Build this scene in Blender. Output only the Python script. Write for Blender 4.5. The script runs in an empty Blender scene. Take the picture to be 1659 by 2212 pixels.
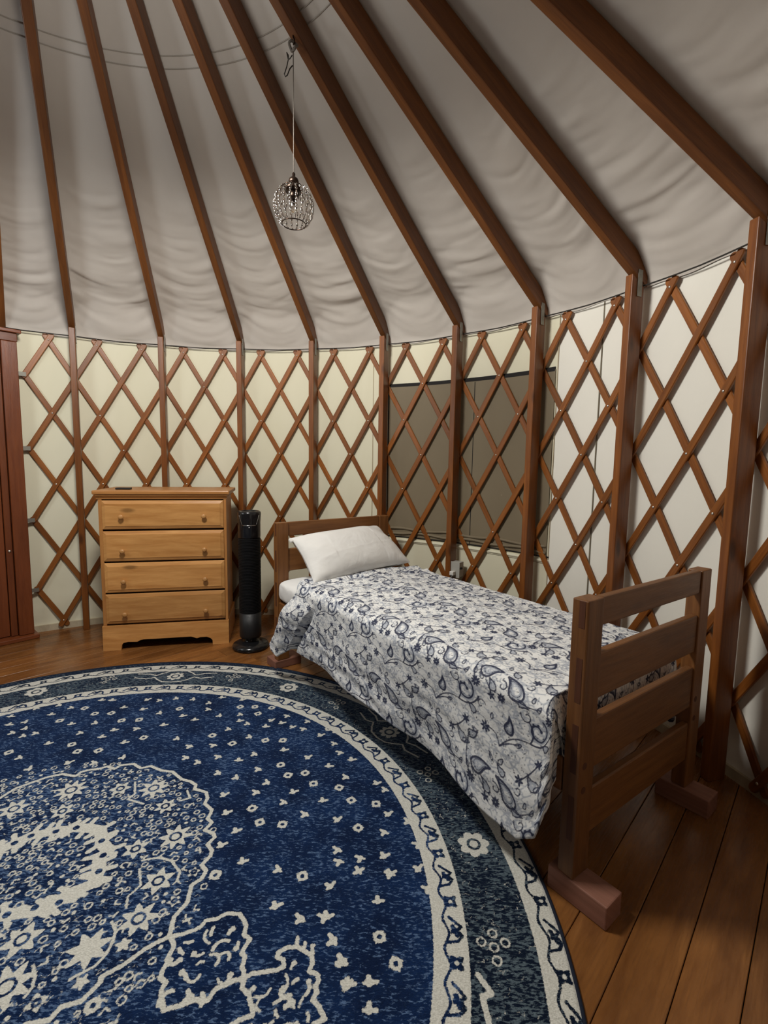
import bpy, bmesh, math, random
import numpy as np
from mathutils import Vector, Matrix

random.seed(4); rng = np.random.default_rng(11)
scene = bpy.context.scene
COL = scene.collection

# ------------------------------------------------------------ camera, world, lights, exposure
F_PX, PITCH, ROLL, EYE = 1023.96, math.radians(5.9174), math.radians(0.9056), 1.2503
IMG_W = 1659.0
CX, CY = -1.008, 1.2847            # centre of the round tent
cp, sp, cr, sr = math.cos(PITCH), math.sin(PITCH), math.cos(ROLL), math.sin(ROLL)
fw = Vector((0, cp, -sp)); up0 = Vector((0, sp, cp)); rt0 = Vector((1, 0, 0))
rt = cr * rt0 + sr * up0; up = -sr * rt0 + cr * up0
cam = bpy.data.cameras.new('camera'); cam.sensor_fit = 'HORIZONTAL'; cam.sensor_width = 36.0
cam.lens = F_PX / IMG_W * 36.0; cam.clip_start = 0.02
camo = bpy.data.objects.new('camera', cam); COL.objects.link(camo)
camo.matrix_world = Matrix(((rt.x, up.x, -fw.x, 0), (rt.y, up.y, -fw.y, 0), (rt.z, up.z, -fw.z, EYE), (0, 0, 0, 1)))
scene.camera = camo

world = bpy.data.worlds.new('world'); scene.world = world; world.use_nodes = True
world.node_tree.nodes['Background'].inputs[0].default_value = (0.01, 0.012, 0.02, 1)
world.node_tree.nodes['Background'].inputs[1].default_value = 0.3

def light(name, kind, loc, power, color, **kw):
    l = bpy.data.lights.new(name, kind); l.energy = power; l.color = color
    for k, v in kw.items(): setattr(l, k, v)
    o = bpy.data.objects.new(name, l); COL.objects.link(o); o.location = loc
    return o
lamp = light('dome_light', 'SPOT', (-.90, 1.60, 2.64), 142, (1.0, 0.97, 0.915), shadow_soft_size=0.22, spot_size=math.radians(180), spot_blend=.22)
lamp.rotation_euler = Vector((0, -.06, 1)).to_track_quat('Z', 'Y').to_euler()
light('dome_bulb', 'POINT', (-.95, 1.62, 2.60), 6, (1.0, 0.97, 0.915), shadow_soft_size=0.12)

light('side_lamp', 'POINT', (-2.45, 1.75, 1.80), 17, (0.86, 0.94, 1.0), shadow_soft_size=0.22)   # lamp standing out of frame by the door side

scene.view_settings.view_transform = 'Standard'; scene.view_settings.look = 'None'
scene.view_settings.gamma = 1.0; scene.view_settings.use_curve_mapping = False
scene.view_settings.exposure = 0.2

# ------------------------------------------------------------ helpers
RAD = 2.37; A0 = math.radians(119.0957); DA = 2 * math.pi / 27
def ang(i): return A0 - DA * i                     # angle of stud number i (may be fractional)
def pol(a, r, z=0.0): return Vector((CX + r * math.cos(a), CY + r * math.sin(a), z))

def smooth(a, b, x):
    t = np.clip((x - a) / (b - a), 0, 1); return t * t * (3 - 2 * t)
_lat = rng.random((256, 256))
def vnoise(x, y):
    x = np.asarray(x, float); y = np.asarray(y, float)
    xi = np.floor(x).astype(int); yi = np.floor(y).astype(int); fx = x - xi; fy = y - yi
    fx = fx * fx * (3 - 2 * fx); fy = fy * fy * (3 - 2 * fy)
    a = _lat[xi % 256, yi % 256]; b = _lat[(xi + 1) % 256, yi % 256]; c = _lat[xi % 256, (yi + 1) % 256]; d = _lat[(xi + 1) % 256, (yi + 1) % 256]
    return (a * (1 - fx) + b * fx) * (1 - fy) + (c * (1 - fx) + d * fx) * fy
def fbm(x, y, n=3):
    s = 0; a = 1.0; t = 0
    for k in range(n): s = s + a * vnoise(x * 2 ** k + 17 * k, y * 2 ** k + 5 * k); t += a; a *= .5
    return s / t

def setp(o, label=None, cat=None, group=None, kind=None):
    if label: o['label'] = label
    if cat: o['category'] = cat
    if group: o['group'] = group
    if kind: o['kind'] = kind
    return o
def empty(name, loc=(0, 0, 0), rz=0.0, label=None, cat=None, group=None):
    o = bpy.data.objects.new(name, None); COL.objects.link(o); o.location = loc; o.rotation_euler = (0, 0, rz)
    o.empty_display_size = .05
    return setp(o, label, cat, group)
def link(name, me, mat, parent=None):
    if mat and not me.materials: me.materials.append(mat)
    o = bpy.data.objects.new(name, me); COL.objects.link(o)
    if parent: o.parent = parent
    return o
def box_uv(bm):
    uv = bm.loops.layers.uv.verify()
    lo = [min(v.co[k] for v in bm.verts) for k in range(3)]; hi = [max(v.co[k] for v in bm.verts) for k in range(3)]
    ax = max(range(3), key=lambda k: hi[k] - lo[k]); o1, o2 = [k for k in range(3) if k != ax]
    off = random.random() * 20
    for f in bm.faces:
        for l in f.loops:
            c = l.vert.co; l[uv].uv = (c[ax] + off, c[o1] + c[o2] * 1.0 + off)
def to_mesh(name, bm, sm=False):
    me = bpy.data.meshes.new(name); bm.normal_update(); bm.to_mesh(me); bm.free()
    if sm:
        for p in me.polygons: p.use_smooth = True
    return me
def bm_box(x0, x1, y0, y1, z0, z1, bev=0.003, seg=2):
    bm = bmesh.new(); bmesh.ops.create_cube(bm, size=1.0)
    for v in bm.verts: v.co = Vector(((x0 + x1) / 2 + v.co.x * (x1 - x0), (y0 + y1) / 2 + v.co.y * (y1 - y0), (z0 + z1) / 2 + v.co.z * (z1 - z0)))
    if bev: bmesh.ops.bevel(bm, geom=list(bm.edges), offset=bev, segments=seg, affect='EDGES', profile=.5)
    box_uv(bm); return bm
def box(name, x0, x1, y0, y1, z0, z1, mat, parent=None, bev=0.003, seg=2):
    return link(name, to_mesh(name, bm_box(x0, x1, y0, y1, z0, z1, bev, seg)), mat, parent)
def bm_lathe(prof, n=32, bm=None, c=(0, 0, 0), axis=None):
    bm = bm or bmesh.new(); c = Vector(c)
    q = axis.to_track_quat('Z', 'Y') if axis else None
    rings = []
    for r, z in prof:
        ring = []
        for k in range(n):
            a = 2 * math.pi * k / n; p = Vector((max(r, 1e-5) * math.cos(a), max(r, 1e-5) * math.sin(a), z))
            if q: p = q @ p
            ring.append(bm.verts.new(p + c))
        rings.append(ring)
    for a, b in zip(rings, rings[1:]):
        for k in range(n): bm.faces.new((a[k], a[(k + 1) % n], b[(k + 1) % n], b[k]))
    if prof[0][0] > 1e-4: bm.faces.new(list(reversed(rings[0])))
    if prof[-1][0] > 1e-4: bm.faces.new(rings[-1])
    return bm
def bm_tube(pts, r, n=8, bm=None, closed=False):
    bm = bm or bmesh.new(); pts = [Vector(p) for p in pts]; rings = []
    prev = None; N = len(pts)
    for i, p in enumerate(pts):
        t = (pts[(i + 1) % N] - pts[i - 1]) if closed else (pts[min(i + 1, N - 1)] - pts[max(i - 1, 0)])
        t.normalize()
        u = prev - t * prev.dot(t) if prev is not None else t.orthogonal()
        u.normalize(); prev = u; w = t.cross(u)
        rr = r[i] if isinstance(r, (list, tuple)) else r
        rings.append([bm.verts.new(p + rr * (math.cos(2 * math.pi * k / n) * u + math.sin(2 * math.pi * k / n) * w)) for k in range(n)])
    for a, b in (list(zip(rings, rings[1:])) + ([(rings[-1], rings[0])] if closed else [])):
        for k in range(n): bm.faces.new((a[k], a[(k + 1) % n], b[(k + 1) % n], b[k]))
    if not closed:
        bm.faces.new(list(reversed(rings[0]))); bm.faces.new(rings[-1])
    return bm
def bm_prism(poly, d0, d1, fn):
    """extrude a 2-D outline between depths d0 and d1; fn(u, v, d) gives the 3-D point"""
    bm = bmesh.new()
    a = [bm.verts.new(fn(u, v, d0)) for u, v in poly]; b = [bm.verts.new(fn(u, v, d1)) for u, v in poly]
    bm.faces.new(a); bm.faces.new(list(reversed(b)))
    for i in range(len(poly)):
        j = (i + 1) % len(poly); bm.faces.new((a[j], a[i], b[i], b[j]))
    bmesh.ops.recalc_face_normals(bm, faces=bm.faces); box_uv(bm); return bm
def grid_mesh(name, P, col=None, sm=True, uv=None):
    """P: (n, m, 3) array of points, optional (n, m, 3) colours"""
    n, m = P.shape[:2]
    idx = np.arange(n * m).reshape(n, m)
    q = np.stack([idx[:-1, :-1], idx[1:, :-1], idx[1:, 1:], idx[:-1, 1:]], -1).reshape(-1, 4)
    me = bpy.data.meshes.new(name)
    me.vertices.add(n * m); me.vertices.foreach_set('co', P.reshape(-1).astype(np.float32))
    me.loops.add(len(q) * 4); me.loops.foreach_set('vertex_index', q.reshape(-1).astype(np.int32))
    me.polygons.add(len(q)); me.polygons.foreach_set('loop_start', (np.arange(len(q)) * 4).astype(np.int32))
    if sm: me.polygons.foreach_set('use_smooth', np.ones(len(q), bool))
    if uv is not None:
        l = me.uv_layers.new(name='UVMap'); l.data.foreach_set('uv', uv.reshape(-1, 2)[q.reshape(-1)].reshape(-1).astype(np.float32))
    if col is not None:
        a = me.color_attributes.new('pattern', 'FLOAT_COLOR', 'POINT')
        c = np.concatenate([col.reshape(-1, 3), np.ones((n * m, 1))], 1)
        a.data.foreach_set('color', c.reshape(-1).astype(np.float32))
    me.update(calc_edges=True); me.validate(); return me

# ------------------------------------------------------------ materials
class NT:
    def __init__(s, name):
        s.m = bpy.data.materials.new(name); s.m.use_nodes = True; s.t = s.m.node_tree
        s.b = s.t.nodes['Principled BSDF']
    def n(s, typ, **kw):
        nd = s.t.nodes.new(typ)
        for k, v in kw.items():
            if k.startswith('i_'):
                key = k[2:]; key = int(key) if key.isdigit() else key.replace('_', ' ')
                s.set(nd.inputs[key], v)
            else: setattr(nd, k, v)
        return nd
    def set(s, sock, v):
        if isinstance(v, bpy.types.NodeSocket): s.t.links.new(v, sock)
        elif isinstance(v, (tuple, list)) and len(v) == 3 and sock.type == 'RGBA': sock.default_value = (*v, 1)
        else: sock.default_value = v
    def noise(s, vec, scale, detail=3, rough=.55, dist=0.0):
        nd = s.n('ShaderNodeTexNoise'); s.set(nd.inputs['Vector'], vec)
        nd.inputs['Scale'].default_value = scale; nd.inputs['Detail'].default_value = detail
        nd.inputs['Roughness'].default_value = rough; nd.inputs['Distortion'].default_value = dist
        return nd.outputs[0]
    def maprange(s, v, a, b, c=0.0, d=1.0):
        nd = s.n('ShaderNodeMapRange'); s.set(nd.inputs[0], v)
        for k, x in zip((1, 2, 3, 4), (a, b, c, d)): s.set(nd.inputs[k], x)
        return nd.outputs[0]
    def mix(s, f, a, b, mode='MIX'):
        nd = s.n('ShaderNodeMix', data_type='RGBA', blend_type=mode)
        s.set(nd.inputs[0], f); s.set(nd.inputs[6], a); s.set(nd.inputs[7], b); return nd.outputs[2]
    def math(s, op, a, b=None):
        nd = s.n('ShaderNodeMath', operation=op); s.set(nd.inputs[0], a)
        if b is not None: s.set(nd.inputs[1], b)
        return nd.outputs[0]
    def mapping(s, vec, scale=(1, 1, 1), loc=(0, 0, 0)):
        nd = s.n('ShaderNodeMapping'); s.set(nd.inputs['Vector'], vec); nd.inputs['Scale'].default_value = scale
        s.set(nd.inputs['Location'], loc); return nd.outputs[0]
    def bump(s, h, strength=.3, dist=.01):
        nd = s.n('ShaderNodeBump'); s.set(nd.inputs['Height'], h); nd.inputs['Strength'].default_value = strength
        nd.inputs['Distance'].default_value = dist; s.t.links.new(nd.outputs[0], s.b.inputs['Normal'])
    def base(s, c, rough=.5, spec=None, metal=None):
        s.set(s.b.inputs['Base Color'], c); s.set(s.b.inputs['Roughness'], rough)
        if spec is not None: s.set(s.b.inputs['Specular IOR Level'], spec)
        if metal is not None: s.set(s.b.inputs['Metallic'], metal)
    def uv(s): return s.n('ShaderNodeTexCoord').outputs['UV']
    def obj(s): return s.n('ShaderNodeTexCoord').outputs['Object']
    def attr(s, name): return s.n('ShaderNodeAttribute', attribute_name=name)

def wood(name, dark, light_, rough=.42, grain=26.0, knots=0.0, var=.25, spec=.4):
    t = NT(name); uv = t.uv()
    rnd = t.n('ShaderNodeObjectInfo').outputs['Random']
    off = t.n('ShaderNodeCombineXYZ'); t.set(off.inputs[0], t.math('MULTIPLY', rnd, 37.0)); t.set(off.inputs[1], t.math('MULTIPLY', rnd, 91.0))
    g = t.noise(t.mapping(uv, (1.6, grain, 1), off.outputs[0]), 2.0, 5, .6, .6)
    fine = t.noise(t.mapping(uv, (5, grain * 9, 1), off.outputs[0]), 2.0, 3, .6)
    big = t.noise(t.mapping(uv, (1.2, 4, 1), off.outputs[0]), 1.5, 2)
    c = t.mix(t.maprange(g, .3, .7), dark, light_)
    c = t.mix(t.maprange(fine, .35, .65, 0, .35), c, dark)
    c = t.mix(t.math('MULTIPLY', t.maprange(big, .35, .7), var), c, tuple(x * .6 for x in dark))
    hv = t.n('ShaderNodeHueSaturation'); t.set(hv.inputs['Value'], t.maprange(rnd, 0, 1, 1 - var * .6, 1 + var * .6)); t.set(hv.inputs['Color'], c); c = hv.outputs[0]
    if knots:
        v = t.n('ShaderNodeTexVoronoi'); t.set(v.inputs['Vector'], t.mapping(uv, (4.0, 11, 1), off.outputs[0])); v.inputs['Scale'].default_value = 1.0
        k = t.maprange(v.outputs['Distance'], .10, .22, knots, 0)
        pick = t.n('ShaderNodeSeparateColor'); t.set(pick.inputs[0], v.outputs['Color'])
        c = t.mix(t.math('MULTIPLY', k, t.maprange(pick.outputs[0], .55, .6)), c, tuple(x * .22 for x in dark))
    t.base(c, t.maprange(fine, .3, .7, rough - .06, rough + .1), spec)
    t.bump(fine, .15, .002)
    return t.m

M_STUD = wood('stud_wood', (.145, .042, .008), (.29, .098, .019), .33, 24, .7, .3)
M_RAFT = wood('rafter_wood', (.11, .036, .009), (.22, .078, .018), .45, 22, 0, .3)
M_SLAT = wood('slat_wood', (.17, .050, .009), (.34, .118, .022), .34, 28, 0, .35)
M_DOOR = wood('door_wood', (.12, .03, .009), (.2, .055, .016), .3, 20, 0, .3)
M_BED = wood('bed_wood', (.125, .046, .012), (.23, .096, .028), .42, 22, .2, .25)
M_ENDGR = wood('end_grain', (.07, .022, .008), (.11, .035, .012), .6, 60, 0, .2)
M_BLOCK = wood('redwood_block', (.20, .085, .055), (.30, .135, .09), .65, 30, 0, .2)
M_PINE = wood('pine_wood', (.46, .20, .055), (.72, .38, .13), .30, 13, .6, .22)
M_PINE2 = wood('pine_frame_wood', (.38, .155, .042), (.55, .26, .08), .36, 13, 0, .15)
M_FLOOR = wood('floor_wood', (.15, .055, .014), (.33, .138, .038), .24, 9, .25, .35, .5)

def plain(name, c, rough=.5, metal=0.0, spec=.5, nz=0.0, nscale=60):
    t = NT(name)
    if nz:
        n = t.noise(t.obj(), nscale, 3)
        t.base(t.mix(t.math('MULTIPLY', n, nz), c, tuple(x * .5 for x in c)), t.maprange(n, .3, .7, rough - .05, rough + .08), spec, metal); t.bump(n, .1, .002)
    else: t.base(c, rough, spec, metal)
    return t.m
M_BLACK = plain('black_plastic', (.006, .006, .007), .5, 0, .5, .4, 90)
M_BLACKG = plain('black_gloss_plastic', (.010, .010, .011), .16, 0, .5, .2, 40)
M_GRILLE = plain('black_grille', (.005, .005, .006), .6, 0, .3, .3, 200)
M_CHROME = plain('chrome', (.75, .75, .74), .2, 1.0)
M_GALV = plain('galvanised_steel', (.33, .32, .28), .5, .8, .5, .5, 80)
M_BOLT = plain('zinc_bolt', (.72, .68, .6), .3, .9)
M_BRONZE = plain('dark_bronze', (.045, .028, .02), .3, .9, .5, .3, 90)
M_CORD = plain('grey_cord', (.16, .14, .12), .7, 0, .3, .3, 300)
M_CABLE = plain('dark_cable', (.03, .026, .022), .6, 0, .3, .3, 300)
M_WHITE = plain('white_plastic', (.75, .74, .7), .4, 0, .5, .1, 60)
M_KNOB = wood('knob_wood', (.40, .19, .06), (.56, .29, .10), .3, 20, 0, .1)
M_DARKIN = plain('dark_void', (.01, .006, .004), .8, 0, .2, .2, 30)
def glass_mat():
    t = NT('bead_glass'); t.base((.95, .93, .9), .05, .5)
    t.set(t.b.inputs['Transmission Weight'], 1.0); t.set(t.b.inputs['IOR'], 1.45); return t.m
M_GLASS = glass_mat()
def cloth(name, c1, c2, weave=900, bump=.15, wr=5.0, wstr=.25, rough=.85, sheen=0.0):
    t = NT(name); o = t.obj()
    n1 = t.noise(o, weave, 2); n2 = t.noise(t.mapping(o, (1, 1, .35)), wr, 4, .55, .8)
    t.base(t.mix(t.maprange(n2, .3, .7), c1, c2), rough, .25)
    if sheen: t.set(t.b.inputs['Sheen Weight'], sheen)
    t.bump(t.math('ADD', t.math('MULTIPLY', n1, .06), n2), wstr, .03)
    return t.m
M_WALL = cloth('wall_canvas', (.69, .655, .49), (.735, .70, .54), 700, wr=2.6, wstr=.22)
M_WALLR = cloth('wall_canvas_lit', (.78, .755, .67), (.82, .795, .715), 700, wr=2.6, wstr=.22)
M_LINER = cloth('roof_liner_cloth', (.57, .525, .47), (.61, .565, .51), 700, wr=3.0, wstr=.10)
M_SCREEN = cloth('window_screen', (.18, .142, .090), (.205, .165, .106), 1200, wr=2.2, wstr=.25, rough=.55)
M_SCREENB = plain('black_webbing', (.012, .010, .009), .7, 0, .3, .3, 200)
M_TAN = cloth('tan_vinyl', (.42, .35, .24), (.52, .45, .32), 300, wr=12, wstr=.4)
M_SHEET = cloth('white_sheet', (.78, .78, .76), (.82, .82, .80), 900, wr=9, wstr=.22)
M_PILLOW = cloth('pillow_cotton', (.70, .69, .66), (.74, .73, .70), 900, wr=7, wstr=.30)

# ------------------------------------------------------------ setting: wall, roof liner, floor
def build_wall(name, i0, i1, mat):
    aa = A0 - DA * np.linspace(i0, i1, int((i1 - i0) * 16) + 1)[::-1]; zz = np.concatenate([np.linspace(-.02, .5, 30), np.linspace(.52, 2.104, 42)])
    A, Z = np.meshgrid(aa, zz, indexing='ij')
    # slack cloth: gathers near the floor, faint vertical billows
    arc = A * 2.5
    d = .008 * fbm(arc * 2.2, Z * .9) + .016 * smooth(.55, .05, Z) * fbm(arc * 4 + 2 * fbm(arc, Z * 3), Z * 9)
    R = 2.488 + d
    P = np.stack([CX + R * np.cos(A), CY + R * np.sin(A), Z], -1)
    return setp(link(name, grid_mesh(name, P), mat), kind='structure')
M_BACKW = cloth('low_bounce_cloth', (.045, .03, .02), (.06, .042, .028), 500, wr=3, wstr=.3)
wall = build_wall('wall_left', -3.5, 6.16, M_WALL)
build_wall('wall_right', 6.16, 12.5, M_WALLR)          # same canvas right of the window, its whiter light put into the colour
build_wall('wall_back', 12.5, 23.5, M_BACKW)          # unseen wall behind the viewer, made dark to cut bounced light
def strip(name, i0, i1, z0, z1, r, mat, parent, thick=.004, n=None):
    n = n or max(2, int(abs(i1 - i0) * 10) + 2)
    bm = bmesh.new(); rows = []
    for k in range(n):
        f = k / (n - 1); a = ang(i0 + (i1 - i0) * f); za = z0[0] + (z0[1] - z0[0]) * f; zb = z1[0] + (z1[1] - z1[0]) * f
        rows.append([bm.verts.new(pol(a, rr, z)) for rr, z in ((r, za), (r, zb), (r + thick, zb), (r + thick, za))])
    for a, b in zip(rows, rows[1:]):
        for k in range(4): bm.faces.new((a[k], a[(k + 1) % 4], b[(k + 1) % 4], b[k]))
    bm.faces.new(rows[0]); bm.faces.new(list(reversed(rows[-1])))
    bmesh.ops.recalc_face_normals(bm, faces=bm.faces)
    return link(name, to_mesh(name, bm), mat, parent)
M_SEAM = plain('seam_thread', (.20, .17, .12), .8, 0, .2, .3, 200)
for f, w in ((6.62, .010), (3.80, .008), (6.16, .008)):
    s_ = strip('seam', f - w / 2, f + w / 2, (.3, .3) if f > 6.5 else (.3, .3), (2.10, 2.10), 2.486, M_SEAM if f > 6.5 else M_TAN, wall, .006, 2)
strip('hem', -.6, 12, (.0, .0), (.045, .045), 2.484, M_TAN, wall, .02)

LZ0, SL = 2.272, .5799
M_SEAML = plain('liner_seam', (.42, .38, .33), .8, 0, .2, .3, 200)
def build_roof():
    na, nr = 27 * 26 + 1, 130
    i = np.linspace(0, 27, na); r = np.concatenate([np.linspace(.55, 1.6, 35), np.linspace(1.61, 2.47, nr - 35)])
    I, R = np.meshgrid(i, r, indexing='ij')
    f = I - np.floor(I); bay = np.floor(np.minimum(I, 26.999)).astype(int) % 27
    A = A0 - DA * I
    u = 4 * f * (1 - f)                                 # 0 at the rafters, 1 mid-bay
    seed = (bay * 7.13) % 50
    lowb = smooth(.9, 2.3, R)
    bow = (.5 + .5 * np.sin(seed * 3.1)) * .16 * (f - .5) ** 2 * 4 + .05 * (f - .5) * np.sin(seed * 1.7)
    q = R + bow
    w1 = fbm(f * 1.1 + seed * 3, q * 9 + seed, 2) - .5
    w2 = np.abs(fbm(f * 1.6 + seed * 5, q * 15 + seed * 2, 2) - .5)
    w3 = fbm(f * 2.5 + seed, q * 34 + seed, 2) - .5
    env = .35 + 1.3 * fbm(f * 1.5 + seed * 2, R * 2.2 + seed)
    gather = smooth(1.75, 2.42, R)
    wr = (.010 * w1 + .012 * (.12 - w2)) * (.22 + .78 * lowb) * env + .0045 * w3 * gather
    wr = wr * smooth(0, .12, np.minimum(f, 1 - f))
    sag = .010 * u * lowb
    h = wr * 1.55 - sag
    Z = LZ0 + SL * (2.37 - R) + h * 1.0 - .095 * np.clip((R - (2.385 - .14 * u)) / (2.50 - (2.385 - .14 * u)), 0, 1) ** 1.35
    P = np.stack([CX + R * np.cos(A), CY + R * np.sin(A), Z], -1); P[-1] = P[0]
    # the liner turns down behind the lattice at the eave
    e = []
    for rr, zz in ((2.480, 2.112), (2.4855, 2.098)):
        e.append(np.stack([CX + rr * np.cos(A[:, 0]), CY + rr * np.sin(A[:, 0]), np.full(na, zz) + .004 * np.sin(2 * np.pi * i * 2) * (zz < 2.12)], -1))
    P = np.concatenate([P] + [x[:, None] for x in e], 1); P[-1] = P[0]
    return setp(link('ceiling', grid_mesh('ceiling', P[:, ::-1]), M_LINER), kind='structure')
roof = build_roof()
for rr in (1.072, 1.032):                               # two stitched seams round the liner
    pts = []
    for k in range(27 * 6):
        i = k / 6; f = i - math.floor(i); r2 = rr
        pts.append(pol(ang(i), r2, LZ0 + SL * (2.37 - r2) - .004))
    link('seam', to_mesh('seam', bm_tube(pts, .0022, 5, closed=True), True), M_SEAML, roof)
bm = bm_lathe([(.56, 3.32), (.50, 3.45), (.36, 3.55), (.18, 3.61), (0, 3.63)], 48, c=(CX, CY, 0))
setp(link('skylight_dome', to_mesh('skylight_dome', bm, True), plain('dome_acrylic', (.10, .10, .12), .3), roof))

floor = empty('floor'); floor['kind'] = 'structure'
fa = math.radians(46.5); fd = Vector((math.cos(fa), math.sin(fa), 0)); fn_ = Vector((-fd.y, fd.x, 0)); FW = .1225
base_off = (Vector((.498, .963, 0)) - Vector((CX, CY, 0))).dot(fn_)
bm = bmesh.new(); bmesh.ops.create_circle(bm, cap_ends=True, radius=2.53, segments=96)
for v in bm.verts: v.co += Vector((CX, CY, -.03))
bmesh.ops.reverse_faces(bm, faces=bm.faces)
link('subfloor', to_mesh('subfloor', bm), M_DARKIN, floor)
for k in range(-45, 46):
    o0 = base_off + k * FW; o1 = o0 + FW - .0022
    mid = (o0 + o1) / 2
    if abs(mid) > 2.47: continue
    L = math.sqrt(max(.02, 2.53 ** 2 - max(abs(o0), abs(o1)) ** 2)) if max(abs(o0), abs(o1)) < 2.52 else .3
    L = math.sqrt(2.54 ** 2 - min(abs(o0), abs(o1)) ** 2)
    cuts = [-L, L]
    if L > 1.2: cuts = [-L, random.uniform(-L * .6, L * .6), L]
    for a, b in zip(cuts, cuts[1:]):
        m = bm_box(a, b - .0015, o0, o1, -.022, 0, .0016, 1)
        ob = link('floor_plank', to_mesh('floor_plank', m), M_FLOOR, floor)
        ob.matrix_local = Matrix.Translation((CX, CY, 0)) @ Matrix.Rotation(fa, 4, 'Z')

# ------------------------------------------------------------ window in the canvas
win = empty('window_1'); win['kind'] = 'structure'
WI = (4.015, 6.135); WZ0 = (.705, .700); WZ1 = (1.800, 1.790)
def build_screen():
    n, m = 90, 60
    f = np.linspace(0, 1, n)[:, None]; g = np.linspace(0, 1, m)[None, :]
    I = WI[0] + (WI[1] - WI[0]) * f + 0 * g; Z = (WZ0[0] + (WZ1[0] - WZ0[0]) * g) + 0 * f
    R = 2.4855 + .002 * (fbm(f * 7 + 3 * g, g * 4 + f) - .5) + .001 * np.sin(2 * np.pi * (g * 3 + fbm(f * 4, g * 3))) * smooth(.25, 0, g)
    A = A0 - DA * I
    return link('screen', grid_mesh('screen', np.stack([CX + R * np.cos(A), CY + R * np.sin(A), Z], -1)[:, ::-1]), M_SCREEN, win)
build_screen()
strip('top_binding', WI[0], WI[1], WZ1, (1.822, 1.815), 2.4842, M_SCREENB, win, .006)
strip('side_binding', WI[0] - .004, WI[0] + .008, (.71, .71), (1.8, 1.8), 2.4842, M_SCREENB, win, .006, 2)
strip('side_binding', WI[1] - .006, WI[1] + .006, (.71, .71), (1.8, 1.8), 2.4842, M_SCREEN, win, .006, 2)
strip('fold_seam', 5.17, 5.178, (.71, .71), (1.79, 1.79), 2.484, M_SCREENB, win, .003, 2)
for z in (.735, .765):                                   # rolled hem at the foot of the screen
    pts = [pol(ang(WI[0] + (WI[1] - WI[0]) * k / 40), 2.484 + .003 * math.sin(k * 1.1 + z * 60), z + .012 * math.sin(k * .5 + z * 90) * .5) for k in range(41)]
    link('rolled_hem', to_mesh('rolled_hem', bm_tube(pts, .010, 8), True), M_SCREEN, win)
pts = [pol(ang(WI[0] - .02 + (WI[1] - WI[0] + .05) * k / 40), 2.489, .692) for k in range(41)]
link('bottom_binding', to_mesh('bottom_binding', bm_tube([p + Vector((0, 0, .014)) for p in pts], .006, 6), True), M_SCREENB, win)
link('piping', to_mesh('piping', bm_tube([p - Vector((0, 0, .012)) for p in pts], .010, 8), True), M_WALL, win)
pts = [pol(ang(WI[0] - .02 + (WI[1] - WI[0] + .05) * k / 40), 2.492, .668) for k in range(41)]
link('piping', to_mesh('piping', bm_tube(pts, .006, 8), True), M_WALL, win)

# ------------------------------------------------------------ door at the left edge
door = empty('door_1'); door['kind'] = 'structure'
D0 = Vector((-2.452, 3.226, 0)); de = Vector((-.664, -.748, 0)); door.location = D0
door.rotation_euler = (0, 0, math.atan2(de.y, de.x))     # local x runs away to the left, local -y... room side is +y
# room-side normal in local space is -y or +y: n = (.748,-.664) -> rotate
_n = Vector((.748, -.664, 0)); sgn = 1 if Vector((-de.y, de.x, 0)).dot(_n) > 0 else -1
def dbox(name, x0, x1, y0, y1, z0, z1, bev=.004, mat=None, par=None):
    ya, yb = sorted((sgn * y0, sgn * y1)); return box(name, x0, x1, ya, yb, z0, z1, mat or M_DOOR, par or door, bev)
dbox('casing', 0, .085, -.03, .035, .03, 2.00)
dbox('jamb', .088, .125, -.05, .012, .03, 2.00)
dbox('casing', .90, .985, -.03, .035, .03, 2.00)
dbox('jamb', .86, .897, -.05, .012, .03, 2.00)
dbox('head_casing', -.005, .99, -.03, .030, 2.001, 2.055)
dbox('drip_cap', -.025, 1.01, -.03, .048, 2.056, 2.078)
dbox('threshold', -.02, 1.0, -.06, .075, 0.001, .028)
leaf = dbox('door_leaf', .128, .857, -.045, -.012, .032, 1.995)
dbox('stile', .128, .235, -.0115, .0, .032, 1.995, par=leaf); dbox('stile', .75, .857, -.0115, .0, .032, 1.995, par=leaf)
for z0, z1 in ((.032, .28), (.95, 1.08), (1.88, 1.995)): dbox('rail', .2355, .7495, -.0115, .0, z0, z1, par=leaf)
bm = bm_lathe([(0, 0), (.009, 0), (.009, .004), (.004, .007), (0, .008)], 14, axis=Vector((0, sgn, 0)), c=(.106, sgn * .012, .62))
link('screw_head', to_mesh('screw_head', bm, True), M_BOLT, door)

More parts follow.
